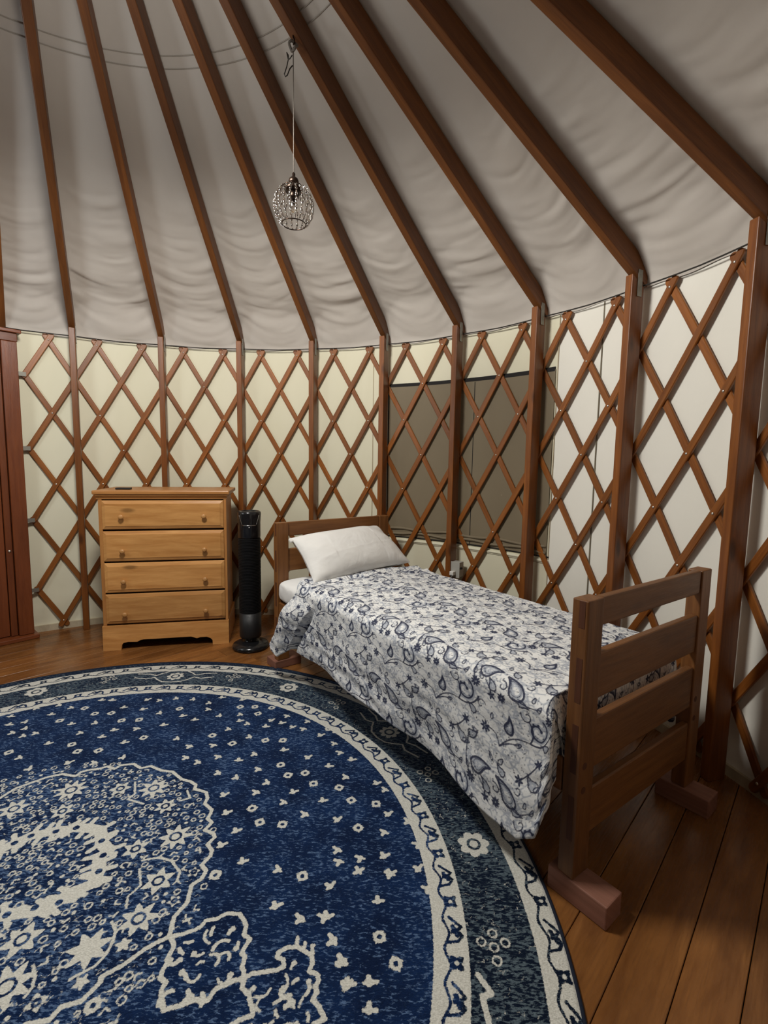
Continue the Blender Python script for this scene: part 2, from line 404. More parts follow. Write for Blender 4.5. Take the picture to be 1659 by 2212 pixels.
# ------------------------------------------------------------ studs
STUDS = {
 1: 'thin wooden wall stud between the door frame and the pine dresser',
 2: 'thin wooden wall stud rising behind the middle of the pine dresser',
 3: 'wooden wall stud rising just right of the dresser, behind the tower fan',
 4: 'wooden wall stud behind the left half of the headboard',
 5: 'wooden wall stud at the left edge of the brown window screen',
 6: 'wooden wall stud crossing the window screen with a grey outlet box low on it',
 7: 'wooden wall stud in front of the right end of the brown window screen',
 8: 'knotty wooden wall stud right of the window behind the near end of the bed',
 9: 'large dark wooden wall stud at the photo\'s right edge beside the footboard',
 10: 'wooden wall stud nearest the viewer on the right wall, past the footboard'}
for i, lab in STUDS.items():
    a = ang(i - 1); t = Vector((math.sin(a), -math.cos(a), 0)); rd = Vector((math.cos(a), math.sin(a), 0))
    M = Matrix(((rd.x, t.x, 0, CX), (rd.y, t.y, 0, CY), (0, 0, 1, 0), (0, 0, 0, 1)))
    bm = bm_box(RAD, RAD + .084, -.019, .019, 0, 2.13, .004, 2)
    for v in bm.verts:
        if v.co.z > 1: v.co.z += .012 - (v.co.x - RAD) * .58
    o = link('wall_stud', to_mesh('wall_stud', bm), M_STUD)
    o.matrix_world = M; setp(o, lab, 'stud', None)
    o['group'] = 'wooden studs round the wall'; o['kind'] = 'thing'

# ------------------------------------------------------------ rafters
RAFT = {
 .32: 'sliver of dark roof rafter at the photo\'s left edge above the door frame',
 1: 'roof rafter on the stud between door and dresser, leftmost long one',
 2: 'roof rafter resting on the stud behind the middle of the dresser',
 3: 'roof rafter resting on the stud just right of the dresser',
 4: 'roof rafter passing left of the hanging glass lamp, ending above the headboard',
 5: 'roof rafter passing behind the cord of the hanging glass lamp',
 6: 'roof rafter from which the glass pendant lamp hangs',
 7: 'lighter brown roof rafter ending above the right part of the window',
 8: 'roof rafter ending right of the window with a metal bracket at its foot',
 9: 'widest dark roof rafter crossing the upper right corner',
 10: 'roof rafter on the stud nearest the viewer, past the footboard'}
th = math.atan(SL)
for i, lab in RAFT.items():
    a = ang(i - 1)
    rd = Vector((math.cos(a), math.sin(a), 0)); t = Vector((math.sin(a), -math.cos(a), 0))
    sdir = (-rd * math.cos(th) + Vector((0, 0, math.sin(th)))); nrm = (rd * math.sin(th) + Vector((0, 0, math.cos(th))))
    O = pol(a, RAD, 2.157)
    x0 = -.105 / math.cos(th); x1 = (RAD - .60) / math.cos(th)
    bm = bm_box(x0, x1, -.020, .020, 0, .090, .004, 2)
    for v in bm.verts:                                   # plumb cut at the foot
        if v.co.x < 0: v.co.x += v.co.z * math.tan(th) * 1.0
    o = link('roof_rafter', to_mesh('roof_rafter', bm), M_RAFT)
    o.matrix_world = Matrix(((sdir.x, t.x, nrm.x, O.x), (sdir.y, t.y, nrm.y, O.y), (sdir.z, t.z, nrm.z, O.z), (0, 0, 0, 1)))
    setp(o, lab, 'rafter', 'roof rafters')
    if i >= 1:
        b = box('bracket', RAD + .034, RAD + .064, .0205, .0235, 2.045, 2.165, M_GALV, None, .001, 1)
        b.parent = o
        a2 = Matrix(((rd.x, t.x, 0, CX), (rd.y, t.y, 0, CY), (0, 0, 1, 0), (0, 0, 0, 1)))
        b.matrix_parent_inverse = o.matrix_world.inverted(); b.matrix_basis = a2
        setp(b, 'grey metal bracket')
ring_pts = [Vector((CX + .58 * math.cos(2 * math.pi * k / 48), CY + .58 * math.sin(2 * math.pi * k / 48), 3.235)) for k in range(48)]
bm = bmesh.new(); rows = []
for k in range(48):
    c, s = math.cos(2 * math.pi * k / 48), math.sin(2 * math.pi * k / 48)
    rows.append([bm.verts.new((CX + r * c, CY + r * s, z)) for r, z in ((.54, 3.16), (.60, 3.16), (.60, 3.31), (.54, 3.31))])
for k in range(48):
    for j in range(4): bm.faces.new((rows[k][j], rows[k][(j + 1) % 4], rows[(k + 1) % 48][(j + 1) % 4], rows[(k + 1) % 48][j]))
bmesh.ops.recalc_face_normals(bm, faces=bm.faces); box_uv(bm)
setp(link('trim_1', to_mesh('trim_1', bm), M_RAFT), kind='structure')

# ------------------------------------------------------------ eave cable
cab = []
for k in range(-4, 12 * 6 + 1):
    i = k / 6; cab.append(pol(ang(i), 2.452, 2.100 + .010 * (abs((i % 1) - .5) - .5) + (.008 if 0 else 0)))
setp(link('eave_cable', to_mesh('eave_cable', bm_tube(cab, .0035, 6), True), M_CABLE),
     'thin dark cable running along the top of the lattice under the rafters', 'cable')

# ------------------------------------------------------------ lattice
lat = empty('lattice', (CX, CY, 0), 0, 'criss-cross wooden lattice of diamond openings standing against the cream canvas wall', 'lattice')
Lc = Vector((CX, CY, 0))
Z0, DZ = .07, .24825
FMIN, FMAX = -.5, 12.0
def slat(f0, sg, r):
    h0, h1 = 0.0, 8.0
    def fr(h): return f0 + sg * .25 * h
    hs = [h for h in (0.0, 8.0)]
    lo, hi = h0, h1
    if sg > 0:
        lo = max(lo, (FMIN - f0) / .25); hi = min(hi, (FMAX - f0) / .25)
    else:
        hi = min(hi, (f0 - FMIN) / .25); lo = max(lo, (f0 - FMAX) / .25)
    if hi - lo < .5: return None
    ov = .050 / .29                                   # overhang past the end bolts, in half rows
    e0 = lo - (ov if lo == 0 else .075); e1 = hi + (ov if hi == 8 else .075)
    w = .0172; thk = .0105; n = 12
    ts = [e0, e0 + .012, e0 + .035] + [e0 + .06 + (e1 - e0 - .12) * k / n for k in range(n + 1)] + [e1 - .035, e1 - .012, e1]
    ws = [.45, .75, .95] + [1] * (n + 1) + [.95, .75, .45]
    P = []
    for h in ts: P.append(pol(ang(fr(h)), r, Z0 + DZ * h) - Lc)
    bm = bmesh.new(); rows = []; uv = bm.loops.layers.uv.verify(); dist = 0; ds = []
    for k, p in enumerate(P):
        t = (P[min(k + 1, len(P) - 1)] - P[max(k - 1, 0)]).normalized(); rd = Vector((p.x, p.y, 0)).normalized(); s = t.cross(rd).normalized()
        ww = w * ws[k]; b = min(.003, ww * .3)
        if k: dist += (P[k] - P[k - 1]).length
        ds.append(dist)
        rows.append([bm.verts.new(p + s * x + rd * y) for x, y in ((-ww, thk), (-ww, b), (-ww + b, 0), (ww - b, 0), (ww, b), (ww, thk))])
    off = random.random() * 30; vs = (0, .01, .013, .043, .046, .056)
    for k in range(len(rows) - 1):
        for j in range(6):
            f = bm.faces.new((rows[k][j], rows[k][(j + 1) % 6], rows[k + 1][(j + 1) % 6], rows[k + 1][j]))
            for l, (kk, jj) in zip(f.loops, ((k, j), (k, j + 1), (k + 1, j + 1), (k + 1, j))): l[uv].uv = (ds[kk] + off, vs[jj % 6] + off)
    bm.faces.new(rows[0]); bm.faces.new(list(reversed(rows[-1])))
    bmesh.ops.recalc_face_normals(bm, faces=bm.faces)
    return link('slat', to_mesh('slat', bm), M_SLAT, lat)
k = -8
while True:
    f0 = .25 + .5 * k
    if f0 > 15: break
    slat(f0, 1, 2.4605); slat(f0, -1, 2.4725); k += 1
bm = bmesh.new()
for h in range(0, 9):
    f = -.5 + (.25 if h % 2 == 0 else 0)
    while f <= FMAX:
        if (random.random() < .8 or h == 8) and not abs(f - round(f)) < .02:
            a = ang(f); p = pol(a, 2.4605, Z0 + DZ * h) - Lc
            bm_lathe([(.0062, 0), (.0055, .0022), (.003, .0038), (0, .0042)], 8, bm, p, Vector((-math.cos(a), -math.sin(a), 0)))
        f += .5
o = link('bolt', to_mesh('bolt', bm, True), M_BOLT, lat); o['kind'] = 'stuff'; o['label'] = 'shiny bolt heads at the lattice crossings'
for h in (1, 3, 5, 7):                                   # clips that tie the lattice to the door frame
    a0_, z = ang(-.55), Z0 + DZ * h
    pts = [pol(ang(-.485 - .018 * k), 2.456 - .003 * k, z) - Lc for k in range(0, 5)]
    bm = bmesh.new(); rr = []
    for p in pts:
        rd = Vector((p.x, p.y, 0)).normalized()
        rr.append([bm.verts.new(p + rd * y + Vector((0, 0, x))) for x, y in ((-.014, 0), (.014, 0), (.014, .003), (-.014, .003))])
    for p, q in zip(rr, rr[1:]):
        for j in range(4): bm.faces.new((p[j], p[(j + 1) % 4], q[(j + 1) % 4], q[j]))
    bm.faces.new(rr[0]); bm.faces.new(list(reversed(rr[-1])))
    bmesh.ops.recalc_face_normals(bm, faces=bm.faces)
    setp(link('clip', to_mesh('clip', bm), M_GALV, lat), 'grey metal clip at the door frame')

# ------------------------------------------------------------ signed-distance pattern painting
class SDF:
    """distance field on a tensor grid; negative inside motifs"""
    def __init__(s, xs, ys, far=.03):
        s.xs, s.ys, s.far = xs, ys, far; s.w = np.full((len(xs), len(ys)), far); s.d = s.w.copy()
    def win(s, x0, x1, y0, y1):
        i0, i1 = np.searchsorted(s.xs, (x0, x1)); j0, j1 = np.searchsorted(s.ys, (y0, y1)); return slice(i0, i1), slice(j0, j1)
    def put(s, ch, cx, cy, rad, fn):
        a, b = s.win(cx - rad, cx + rad, cy - rad, cy + rad)
        X = s.xs[a][:, None] - cx; Y = s.ys[b][None, :] - cy
        if X.size == 0 or Y.size == 0: return
        arr = getattr(s, ch); arr[a, b] = np.minimum(arr[a, b], fn(X + 0 * Y, Y + 0 * X))
    def line(s, ch, pts, hw):
        for (x0, y0), (x1, y1) in zip(pts, pts[1:]):
            m = hw + .012; a, b = s.win(min(x0, x1) - m, max(x0, x1) + m, min(y0, y1) - m, max(y0, y1) + m)
            X = s.xs[a][:, None]; Y = s.ys[b][None, :]
            if X.size == 0 or Y.size == 0: continue
            dx, dy = x1 - x0, y1 - y0; L = dx * dx + dy * dy + 1e-12
            t = np.clip(((X - x0) * dx + (Y - y0) * dy) / L, 0, 1)
            d = np.hypot(X - x0 - t * dx, Y - y0 - t * dy) - hw
            arr = getattr(s, ch); arr[a, b] = np.minimum(arr[a, b], d)
    def disc(s, ch, cx, cy, r): s.put(ch, cx, cy, r + .012, lambda X, Y: np.hypot(X, Y) - r)
    def ring(s, ch, cx, cy, r, hw): s.put(ch, cx, cy, r + hw + .012, lambda X, Y: np.abs(np.hypot(X, Y) - r) - hw)
    def flower(s, ch, cx, cy, r, n, ph=0, depth=.3):
        def f(X, Y):
            t = np.arctan2(Y, X); rr = r * (1 - depth + depth * np.abs(np.cos(n * .5 * (t - ph))) ** .8); return (np.hypot(X, Y) - rr) * .8
        s.put(ch, cx, cy, r * 1.1 + .012, f)
    def star(s, ch, cx, cy, r, n, ph=0, inner=.5):
        def f(X, Y):
            t = np.abs(((np.arctan2(Y, X) - ph) * n / (2 * np.pi)) % 1 - .5) * 2; rr = r * (inner + (1 - inner) * t ** 1.3); return (np.hypot(X, Y) - rr) * .7
        s.put(ch, cx, cy, r * 1.1 + .012, f)
    def drop(s, ch, cx, cy, a, b, rot, curl=.5):
        c, q = math.cos(rot), math.sin(rot)
        def f(X, Y):
            u = X * c + Y * q; v = -X * q + Y * c; v = v - curl * (u / a) ** 2 * b * np.sign(u + 1e-9) * (u > 0)
            wdt = b * np.sqrt(np.clip(1 - (u / a) ** 2, 0, 1)) * (.62 - .38 * u / a)
            e = np.maximum(np.abs(v) - wdt, np.abs(u) - a); return e
        s.put(ch, cx, cy, a * 1.3 + .01, f)
    def value(s): return np.maximum(s.w, -s.d)

# ------------------------------------------------------------ rug
RX, RY, RR = -1.098, 1.224, 1.592
_c = Vector((0, 0, EYE))
def unp(x, y, z=.012):
    d = fw + (x - IMG_W / 2) / F_PX * rt + (1106 - y) / F_PX * up
    k = (z - EYE) / d.z; return (d.x * k - RX, d.y * k - RY)
def crop(ox, oy, sc, pts): return [unp(ox + p[0] / sc, oy + p[1] / sc) for p in pts]
def axis(lo, a, b, hi, fine, coarse):
    return np.concatenate([np.arange(lo, a, coarse), np.arange(a, b, fine), np.arange(b, hi + coarse, coarse)])
def build_rug():
    xs = axis(-RR, -.98, RR - .001, RR, .0038, .014); ys = axis(-RR, -.56, RR - .001, RR, .0038, .014)
    S = SDF(xs, ys); X, Y = np.meshgrid(xs, ys, indexing='ij'); r = np.hypot(X, Y)
    bx, by = .025, -.025; rb = np.hypot(X - bx, Y - by); tb = np.arctan2(Y - by, X - bx)
    # two pale bands
    for r0, r1 in ((1.222, 1.312), (1.486, 1.570)):
        S.w = np.minimum(S.w, np.abs(rb - (r0 + r1) / 2) - (r1 - r0) / 2)
        wd = r1 - r0; n = 48; ph = math.radians(1.3)
        vine = r0 + wd * .40 + .007 * np.sin(tb * n * 2)
        S.d = np.minimum(S.d, np.abs(rb - vine) - .0036)
        for k in range(n):
            t = ph + 2 * math.pi * k / n
            def at(dr, da): q = r0 + wd * dr; return (bx + q * math.cos(t + da), by + q * math.sin(t + da))
            q = at(.64, 0); S.star('d', q[0], q[1], wd * .27, 4, t + .785, .55); S.disc('w2' if 0 else 'd', q[0], q[1], .001)
            hole = q
            st = 2 * math.pi / n
            pts = [at(.42, .30 * st), at(.72, .33 * st), at(.86, .42 * st), at(.72, .5 * st), at(.86, .56 * st), at(.72, .62 * st), at(.52, .72 * st)]
            S.line('d', pts, .0042); S.line('d', [at(.72, .42 * st), at(.60, .56 * st)], .006); S.disc('d', *at(.60, .48 * st), .006)
            S.w[S.win(q[0] - .008, q[0] + .008, q[1] - .008, q[1] + .008)] += 0
            a, b = S.win(q[0] - .02, q[0] + .02, q[1] - .02, q[1] + .02)
            if S.xs[a].size and S.ys[b].size:
                hh = np.hypot(S.xs[a][:, None] - q[0], S.ys[b][None, :] - q[1]) - wd * .07
                S.d[a, b] = np.maximum(S.d[a, b], -hh)
    # flowers of the wide border
    for k in range(13):
        t = math.radians(8.5 + 28.35 * k) if k < 6 else math.radians(-20 - 28.0 * (k - 6)); rr = 1.425 - .035 * smooth(30, 90, abs(math.degrees(t)))
        cx, cy = bx * 0 + rr * math.cos(t), rr * math.sin(t)
        if k % 2 == 0:
            S.flower('w', cx, cy, .052, 7, t, .28); S.ring('d', cx, cy, .019, .0045)
        else:
            S.flower('w', cx, cy, .048, 8, t, .35); S.ring('d', cx, cy, .02, .0045)
            tan = np.array([-math.sin(t), math.cos(t)]); nor = np.array([math.cos(t), math.sin(t)])
            for s1 in (-1, 1):
                for s2 in (-1, 1):
                    pts = [np.array([cx, cy]) + s1 * tan * a_ + s2 * nor * b_ for a_, b_ in ((0, .072), (.05, .066), (.085, .04), (.11, .012), (.15, .03), (.22, .036 * (1 if s2 > 0 else .4)))]
                    S.line('w', pts, .0042)
        t2 = t - math.radians(13.5); c2, s2_ = math.cos(t2), math.sin(t2); rr = 1.405
        for dx, dy in ((0, 0), (.032, .012), (-.03, .014), (0, -.034), (.004, .036)):
            S.ring('w', rr * c2 + dx, rr * s2_ + dy, .011, .0026)
    S.line('w', crop(880, 1700, 3.95, [(700, 2022), (640, 1790), (720, 1760), (600, 1600)]), .007)
    # small scattered field motifs
    V, O = [], []
    c5v = [(60,35),(260,22),(175,60),(410,38),(565,48),(170,105),(250,152),(400,142),(733,153),(65,182),(390,190),(450,208),(618,187),(575,230),(690,205),(770,235),(850,245),(880,192),(1083,265),(315,247),(465,303),(970,293),(1195,320),(1073,350),(205,362),(35,370),(500,427),(705,398),(880,452),(1113,415),(1190,467),(1275,398),(1383,497),(240,445),(380,472),(95,485),(8,452),(527,535),(1027,513),(1155,592),(240,563),(370,595),(590,632),(1370,637),(1465,603),(1437,680),(513,700),(773,700),(278,722),(710,770),(985,762),(295,850),(862,858),(1090,900),(1455,860),(1600,912),(365,980),(1430,985),(258,1083),(1095,1113),(1258,1170),(1425,1160),(1105,1195),(1243,1263),(1470,1285),(410,1200),(672,1252)]
    c5o = [(395,88),(500,88),(620,95),(522,137),(1028,245),(195,293),(575,328),(700,328),(338,350),(685,503),(737,578),(860,562),(920,638),(1103,667),(1190,757),(1368,783),(480,815),(535,915),(697,930),(1240,955),(840,1300),(215,1292)]
    V += crop(400, 1500, 3.318, c5v); O += crop(400, 1500, 3.318, c5o)
    c8v = [(55,320),(45,365),(140,350),(140,385),(70,408),(130,425),(197,410),(110,543),(325,258),(200,275),(275,310),(390,272),(385,362),(440,408),(370,573),(160,605),(550,232),(605,232),(520,355),(670,272),(550,432),(617,395),(672,462),(260,468),(515,570),(670,543),(735,190),(800,230),(775,282),(870,302),(745,385),(885,367),(870,232),(960,222),(990,318),(965,440)]
    c8o = [(48,515),(325,343),(460,275),(390,472),(515,305),(605,302),(660,342),(420,510),(535,505),(755,338),(780,435),(975,278)]
    V += crop(0, 1420, 2.514, c8v); O += crop(0, 1420, 2.514, c8o)
    V += crop(700, 1500, 2.676, [(545,865),(545,1010),(35,1110),(310,1195),(15,1285),(600,1120),(55,1420),(105,1540),(140,1680),(260,1665),(260,1825),(200,1020),(385,1035)]); O += crop(700, 1500, 2.676, [(320,1400),(415,1555)])
    V += crop(320, 1930, 3.77, [(1035,105),(1245,205),(1440,190),(1510,385),(1590,550),(1620,755)]); O += crop(0, 1620, 3.19, [(640,1760),(1485,860)])
    far = []
    for k in range(900):                                 # the half of the field the photo leaves out, filled the same way
        a_, q = random.uniform(0, 2 * math.pi), math.sqrt(random.uniform(.66 ** 2, 1.16 ** 2)); p = (q * math.cos(a_), q * math.sin(a_))
        if all((p[0] - e[0]) ** 2 + (p[1] - e[1]) ** 2 > .105 ** 2 for e in V + O + far) and not (p[0] > -.75 and p[1] > -.2 and p[0] + .9 > (-.5) * p[1] ** 1):
            far.append(p); (O if random.random() < .3 else V).append(p)
    for k, (x, y) in enumerate(O):
        S.ring('w', x, y, .0118, .0052)
        for j in range(4): S.disc('w', x + .017 * math.cos(j * 1.57 + k), y + .017 * math.sin(j * 1.57 + k), .0035)
    for k, (x, y) in enumerate(V):
        rr = random.uniform(.85, 1.1); t = random.choice((0.5, 2.4)) + random.uniform(-.5, .5); c, s = math.cos(t), math.sin(t)
        S.disc('w', x, y, .0095 * rr); S.line('w', [(x, y), (x + .018 * c * rr, y + .018 * s * rr)], .0055); S.line('w', [(x, y), (x - .014 * s, y + .014 * c)], .0065)
        S.line('w', [(x, y), (x - .012 * c, y - .010 * s)], .0045)
    # central medallion, traced from its visible half and repeated by half a turn
    def both(fn, pts, *a):
        fn('w', pts, *a); fn('w', [(-x, -y) for x, y in pts], *a)
    m = lambda pts: crop(0, 1620, 3.19, pts)
    scal = m([(0,330),(110,262),(230,220),(330,185),(430,165),(520,180),(560,150),(620,135),(680,130),(740,112),(790,130),(830,105),(920,95),(970,125),(1040,110),(1110,140),(1190,150),(1250,200),(1310,215),(1350,240),(1340,268),(1420,290),(1430,330),(1410,370),(1460,410),(1450,440),(1430,470),(1460,500),(1410,550),(1470,575),(1480,600),(1430,650),(1460,690),(1450,730),(1390,790),(1420,830),(1390,885),(1320,930),(1290,1050),(1200,1150),(1170,1270)])
    both(S.line, scal, .0062)
    both(S.line, m([(1170,1285),(1080,1325),(1000,1370),(850,1480),(700,1560),(690,1600),(640,1650),(560,1730),(490,1750),(420,1770),(340,1860),(180,1889),(60,1960)]), .0062)
    both(S.line, m([(770,1180),(800,1250),(770,1330),(730,1410),(650,1490),(480,1580)]), .004)
    both(S.line, m([(230,1480),(240,1560),(220,1640),(170,1700)]), .004)
    both(S.line, m([(930,220),(930,300),(880,340),(990,370)]), .004); both(S.line, m([(1290,280),(1310,330),(1240,350)]), .004)
    both(S.line, m([(980,760),(1090,740),(1180,760),(1240,840),(1220,900)]), .004); both(S.line, m([(960,820),(970,930),(880,1010),(870,1090)]), .0035)
    c6 = lambda pts: crop(320, 1930, 3.77, pts)
    both(S.line, c6([(180,350),(210,410),(200,450),(160,520),(185,540),(130,600),(95,680),(145,720),(105,790),(115,860),(125,950),(190,930),(260,910),(330,885),(380,860),(430,880),(490,865),(530,800),(560,770),(640,740),(700,705),(780,690),(780,640),(765,600),(790,510),(760,490),(790,430),(830,370),(780,335),(800,260),(770,200),(740,165),(650,160),(600,180),(560,205),(470,220),(430,270),(380,295),(280,330),(180,350)]), .0058)
    both(S.line, c6([(780,690),(840,655),(960,635),(1050,620),(1105,595),(1100,540),(1050,515),(1060,480),(1130,440),(1210,430),(1280,470),(1330,500),(1340,560),(1310,630),(1380,660),(1390,700),(1360,760),(1375,800),(1340,860),(1390,920),(1420,980),(1440,1020),(1350,1063)]), .0058)
    both(S.line, c6([(780,690),(765,770),(820,820),(830,880),(855,950),(850,990),(740,1030),(690,1063),(600,1120)]), .0058)
    for w_ in ([(1210,430),(1218,355)], [(1265,465),(1280,400)], [(1340,490),(1335,425),(1350,420)]): both(S.line, c6(w_), .005)
    def both1(meth, x, y, *a):
        getattr(S, meth)('w', x, y, *a); getattr(S, meth)('w', -x, -y, *a)
    def scribble(poly, n, hw, size, mirror=True):
        px = [p[0] for p in poly]; py = [p[1] for p in poly]; tries = 0; done = []
        while len(done) < n and tries < n * 30:
            tries += 1; x, y = random.uniform(min(px), max(px)), random.uniform(min(py), max(py)); ins = False
            for (x0, y0), (x1, y1) in zip(poly, poly[1:] + poly[:1]):
                if (y0 > y) != (y1 > y) and x < (x1 - x0) * (y - y0) / (y1 - y0) + x0: ins = not ins
            i, j = min(np.searchsorted(xs, x), len(xs) - 1), min(np.searchsorted(ys, y), len(ys) - 1)
            if not ins or S.w[i, j] < .011: continue
            if any((x - e[0]) ** 2 + (y - e[1]) ** 2 < (size * .95) ** 2 for e in done): continue
            done.append((x, y)); t = random.uniform(0, 6.28); c = random.choice((-1, 1)) * random.uniform(.3, .75); l = size * random.uniform(.22, .34); pts = [(x, y)]
            for k in range(random.choice((2, 3, 5))): t += c; pts.append((pts[-1][0] + l * math.cos(t), pts[-1][1] + l * math.sin(t)))
            (both if mirror else (lambda f_, p_, *a_: f_('w', p_, *a_)))(S.line, pts, hw * random.uniform(.8, 1.3))
            if random.random() < .35: S.disc('w', x, y, hw * 1.9)
    pal1 = c6([(180,350),(200,430),(160,520),(95,680),(105,790),(125,950),(260,910),(430,880),(560,770),(780,690),(765,600),(790,510),(830,370),(780,335),(800,260),(740,165),(650,160),(560,205),(470,220),(380,295)])
    pal2 = c6([(780,690),(960,635),(1105,595),(1050,515),(1130,440),(1210,430),(1330,500),(1340,560),(1310,630),(1390,700),(1375,800),(1340,860),(1420,980),(1440,1063),(1200,1120),(740,1120),(855,950),(820,820)])
    scribble(pal1, 46, .0042, .030); scribble(pal2, 50, .0036, .028)
    stars = [((490,275),.058,9,1),((1060,262),.055,8,1),((1210,595),.055,8,1),((935,680),.042,6,1),((1090,900),.048,6,1),((955,1160),.052,7,1),((610,1370),.055,7,0),((150,1305),.05,6,1),((40,1635),.062,8,1),((430,420),.04,6,1),((95,405),.05,7,1),((830,265),.04,6,1),((1140,385),.04,7,1),((1200,1040),.02,5,1),((850,1340),.022,5,0),((250,1740),.024,4,1),((560,1600),.02,5,0),((1335,840),.02,5,1)]
    for p, rr, n, hole in stars:
        (x, y), = m([p]); ph = random.random() * 3
        both1('star', x, y, rr, n, ph, .52)
        if hole: S.ring('d', x, y, rr * .3, .0036); S.ring('d', -x, -y, rr * .3, .0036)
    wre = m([(0,690),(100,640),(210,590),(300,575),(380,555),(460,550),(520,535),(600,535),(690,550),(700,600),(700,640),(750,690),(690,730),(680,780),(685,830),(660,880),(640,920),(570,950),(500,975),(440,1010),(400,1045),(330,1080),(240,1110),(140,1120),(40,1135)])
    both(S.line, wre, .019)
    for k, (x, y) in enumerate(wre):                      # spikes of the wreath
        for j in (-1, 1):
            t = math.atan2(y, x) + (.0 if j > 0 else math.pi); both(S.line, [(x, y), (x + .042 * math.cos(t + .3 * math.sin(k * 2)), y + .042 * math.sin(t + .3 * math.sin(k * 2)))], .0085)
    for p in m([(215,590),(385,560),(525,535),(700,625),(710,725),(680,835),(405,1050),(240,1085),(45,1135),(100,640)]):
        S.disc('d', p[0], p[1], .010); S.disc('d', -p[0], -p[1], .010)
    taken = []
    for k in range(5200):                                 # tiny rosettes filling the medallion
        a_, q = random.uniform(0, 2 * math.pi), .60 * math.sqrt(random.random()); x, y = q * math.cos(a_), q * math.sin(a_)
        i, j = np.searchsorted(xs, x), np.searchsorted(ys, y)
        lim = .005 if q < .22 else .0105
        if S.w[i, j] < lim: continue
        if any((x - e[0]) ** 2 + (y - e[1]) ** 2 < (.018 if q < .24 else .0185) ** 2 for e in taken): continue
        taken.append((x, y)); z = random.random()
        if z < .6: S.ring('w', x, y, random.uniform(.0055, .0095), .0024)
        elif z < .85: t = random.random() * 6; S.line('w', [(x, y), (x + .014 * math.cos(t), y + .014 * math.sin(t)), (x + .02 * math.cos(t + .8), y + .02 * math.sin(t + .8))], .0028)
        else: S.disc('w', x, y, .006)
    bt0 = random.random()
    for k in range(2600):                                 # fine curlicues of the wide border
        t, q = random.uniform(0, 2 * math.pi), random.uniform(1.325, 1.472); x, y = bx + q * math.cos(t), by + q * math.sin(t)
        i, j = min(np.searchsorted(xs, x), len(xs) - 1), min(np.searchsorted(ys, y), len(ys) - 1)
        if S.w[i, j] < .0075: continue
        h_ = random.uniform(0, 6.28); c = random.uniform(.4, 1.0) * random.choice((-1, 1)); pts = [(x, y)]
        for m_ in range(3): h_ += c; pts.append((pts[-1][0] + .0075 * math.cos(h_), pts[-1][1] + .0075 * math.sin(h_)))
        S.line('w', pts, .0004)
    for k in range(2200):                                 # and of the medallion
        t, q = random.uniform(0, 2 * math.pi), .59 * math.sqrt(random.random()); x, y = q * math.cos(t), q * math.sin(t)
        i, j = np.searchsorted(xs, x), np.searchsorted(ys, y)
        if S.w[i, j] < .0055: continue
        h_ = random.uniform(0, 6.28); c = random.uniform(.3, .9) * random.choice((-1, 1)); pts = [(x, y)]
        for m_ in range(3): h_ += c; pts.append((pts[-1][0] + .007 * math.cos(h_), pts[-1][1] + .007 * math.sin(h_)))
        S.line('w', pts, .0009)
    v = S.value()
    zone = smooth(.62, .58, r) * .30 + ((rb > 1.30) & (rb < 1.49)) * .42 + (rb > 1.565) * .0
    dark = (smooth(1.28, 1.30, rb)) * 1.0
    col = np.stack([.5 + v / .06, np.clip(zone, 0, 1), dark], -1)
    inside = r - RR
    # drop the vertices outside the disc onto its rim
    s = np.where(r > RR, RR / np.maximum(r, 1e-9), 1.0)
    P = np.stack([X * s, Y * s, np.full_like(X, .0115) + .0006 * (fbm(X * 90, Y * 90, 2) - .5) - .004 * smooth(RR - .012, RR, r)], -1)
    me = grid_mesh('rug', P, col)
    bm = bmesh.new(); bm.from_mesh(me)
    rr_ = np.minimum(r, 9).reshape(-1)
    bm.faces.ensure_lookup_table()
    kill = [f for f in bm.faces if all(rr_[vv.index] > RR for vv in f.verts)]
    bmesh.ops.delete(bm, geom=kill, context='FACES'); bm.to_mesh(me); bm.free()
    return me
def rug_mat():
    t = NT('rug_pile'); o = t.obj(); a = t.attr('pattern'); sep = t.n('ShaderNodeSeparateColor'); t.set(sep.inputs[0], a.outputs['Color'])
    edge = t.noise(o, 210, 2, .6)
    sp1 = t.noise(t.mapping(o, (62, 170, 60)), 1.0, 3, .65)
    sp2 = t.noise(o, 7, 3, .6); sp3 = t.noise(t.mapping(o, (150, 330, 100)), 1.0, 2, .6)
    val = t.math('ADD', sep.outputs[0], t.math('MULTIPLY', t.math('SUBTRACT', edge, .5), .13))
    white = t.maprange(val, .515, .480)
    blue = t.mix(t.maprange(sp2, .35, .65), (.0035, .012, .046), (.006, .024, .088))
    blue = t.mix(sep.outputs[2], blue, (.004, .009, .022))
    thr = t.math('SUBTRACT', .545, t.math('ADD', t.math('MULTIPLY', sep.outputs[1], .16), t.math('MULTIPLY', t.math('SUBTRACT', sp2, .5), .22)))
    speck = t.maprange(t.math('SUBTRACT', sp1, thr), 0, .09)
    blue = t.mix(t.math('MULTIPLY', speck, .75), blue, t.mix(sep.outputs[2], (.12, .20, .36), (.14, .19, .22)))
    blue = t.mix(t.maprange(sp3, .4, .75, 0, .5), blue, (.003, .008, .022))
    wc = t.mix(t.maprange(sp3, .35, .7), (.52, .515, .46), (.74, .735, .67))
    t.base(t.mix(white, blue, wc), .95, .1)
    t.set(t.b.inputs['Sheen Weight'], .55); t.set(t.b.inputs['Sheen Roughness'], .30); t.set(t.b.inputs['Sheen Tint'], (.25, .45, 1.0))
    t.bump(t.math('ADD', sp3, edge), .5, .006)
    return t.m
rug = link('round_rug', build_rug(), rug_mat()); rug.location = (RX, RY, 0)
setp(rug, 'large round navy blue rug with cream medallion, speckled field and two pale border bands', 'rug')
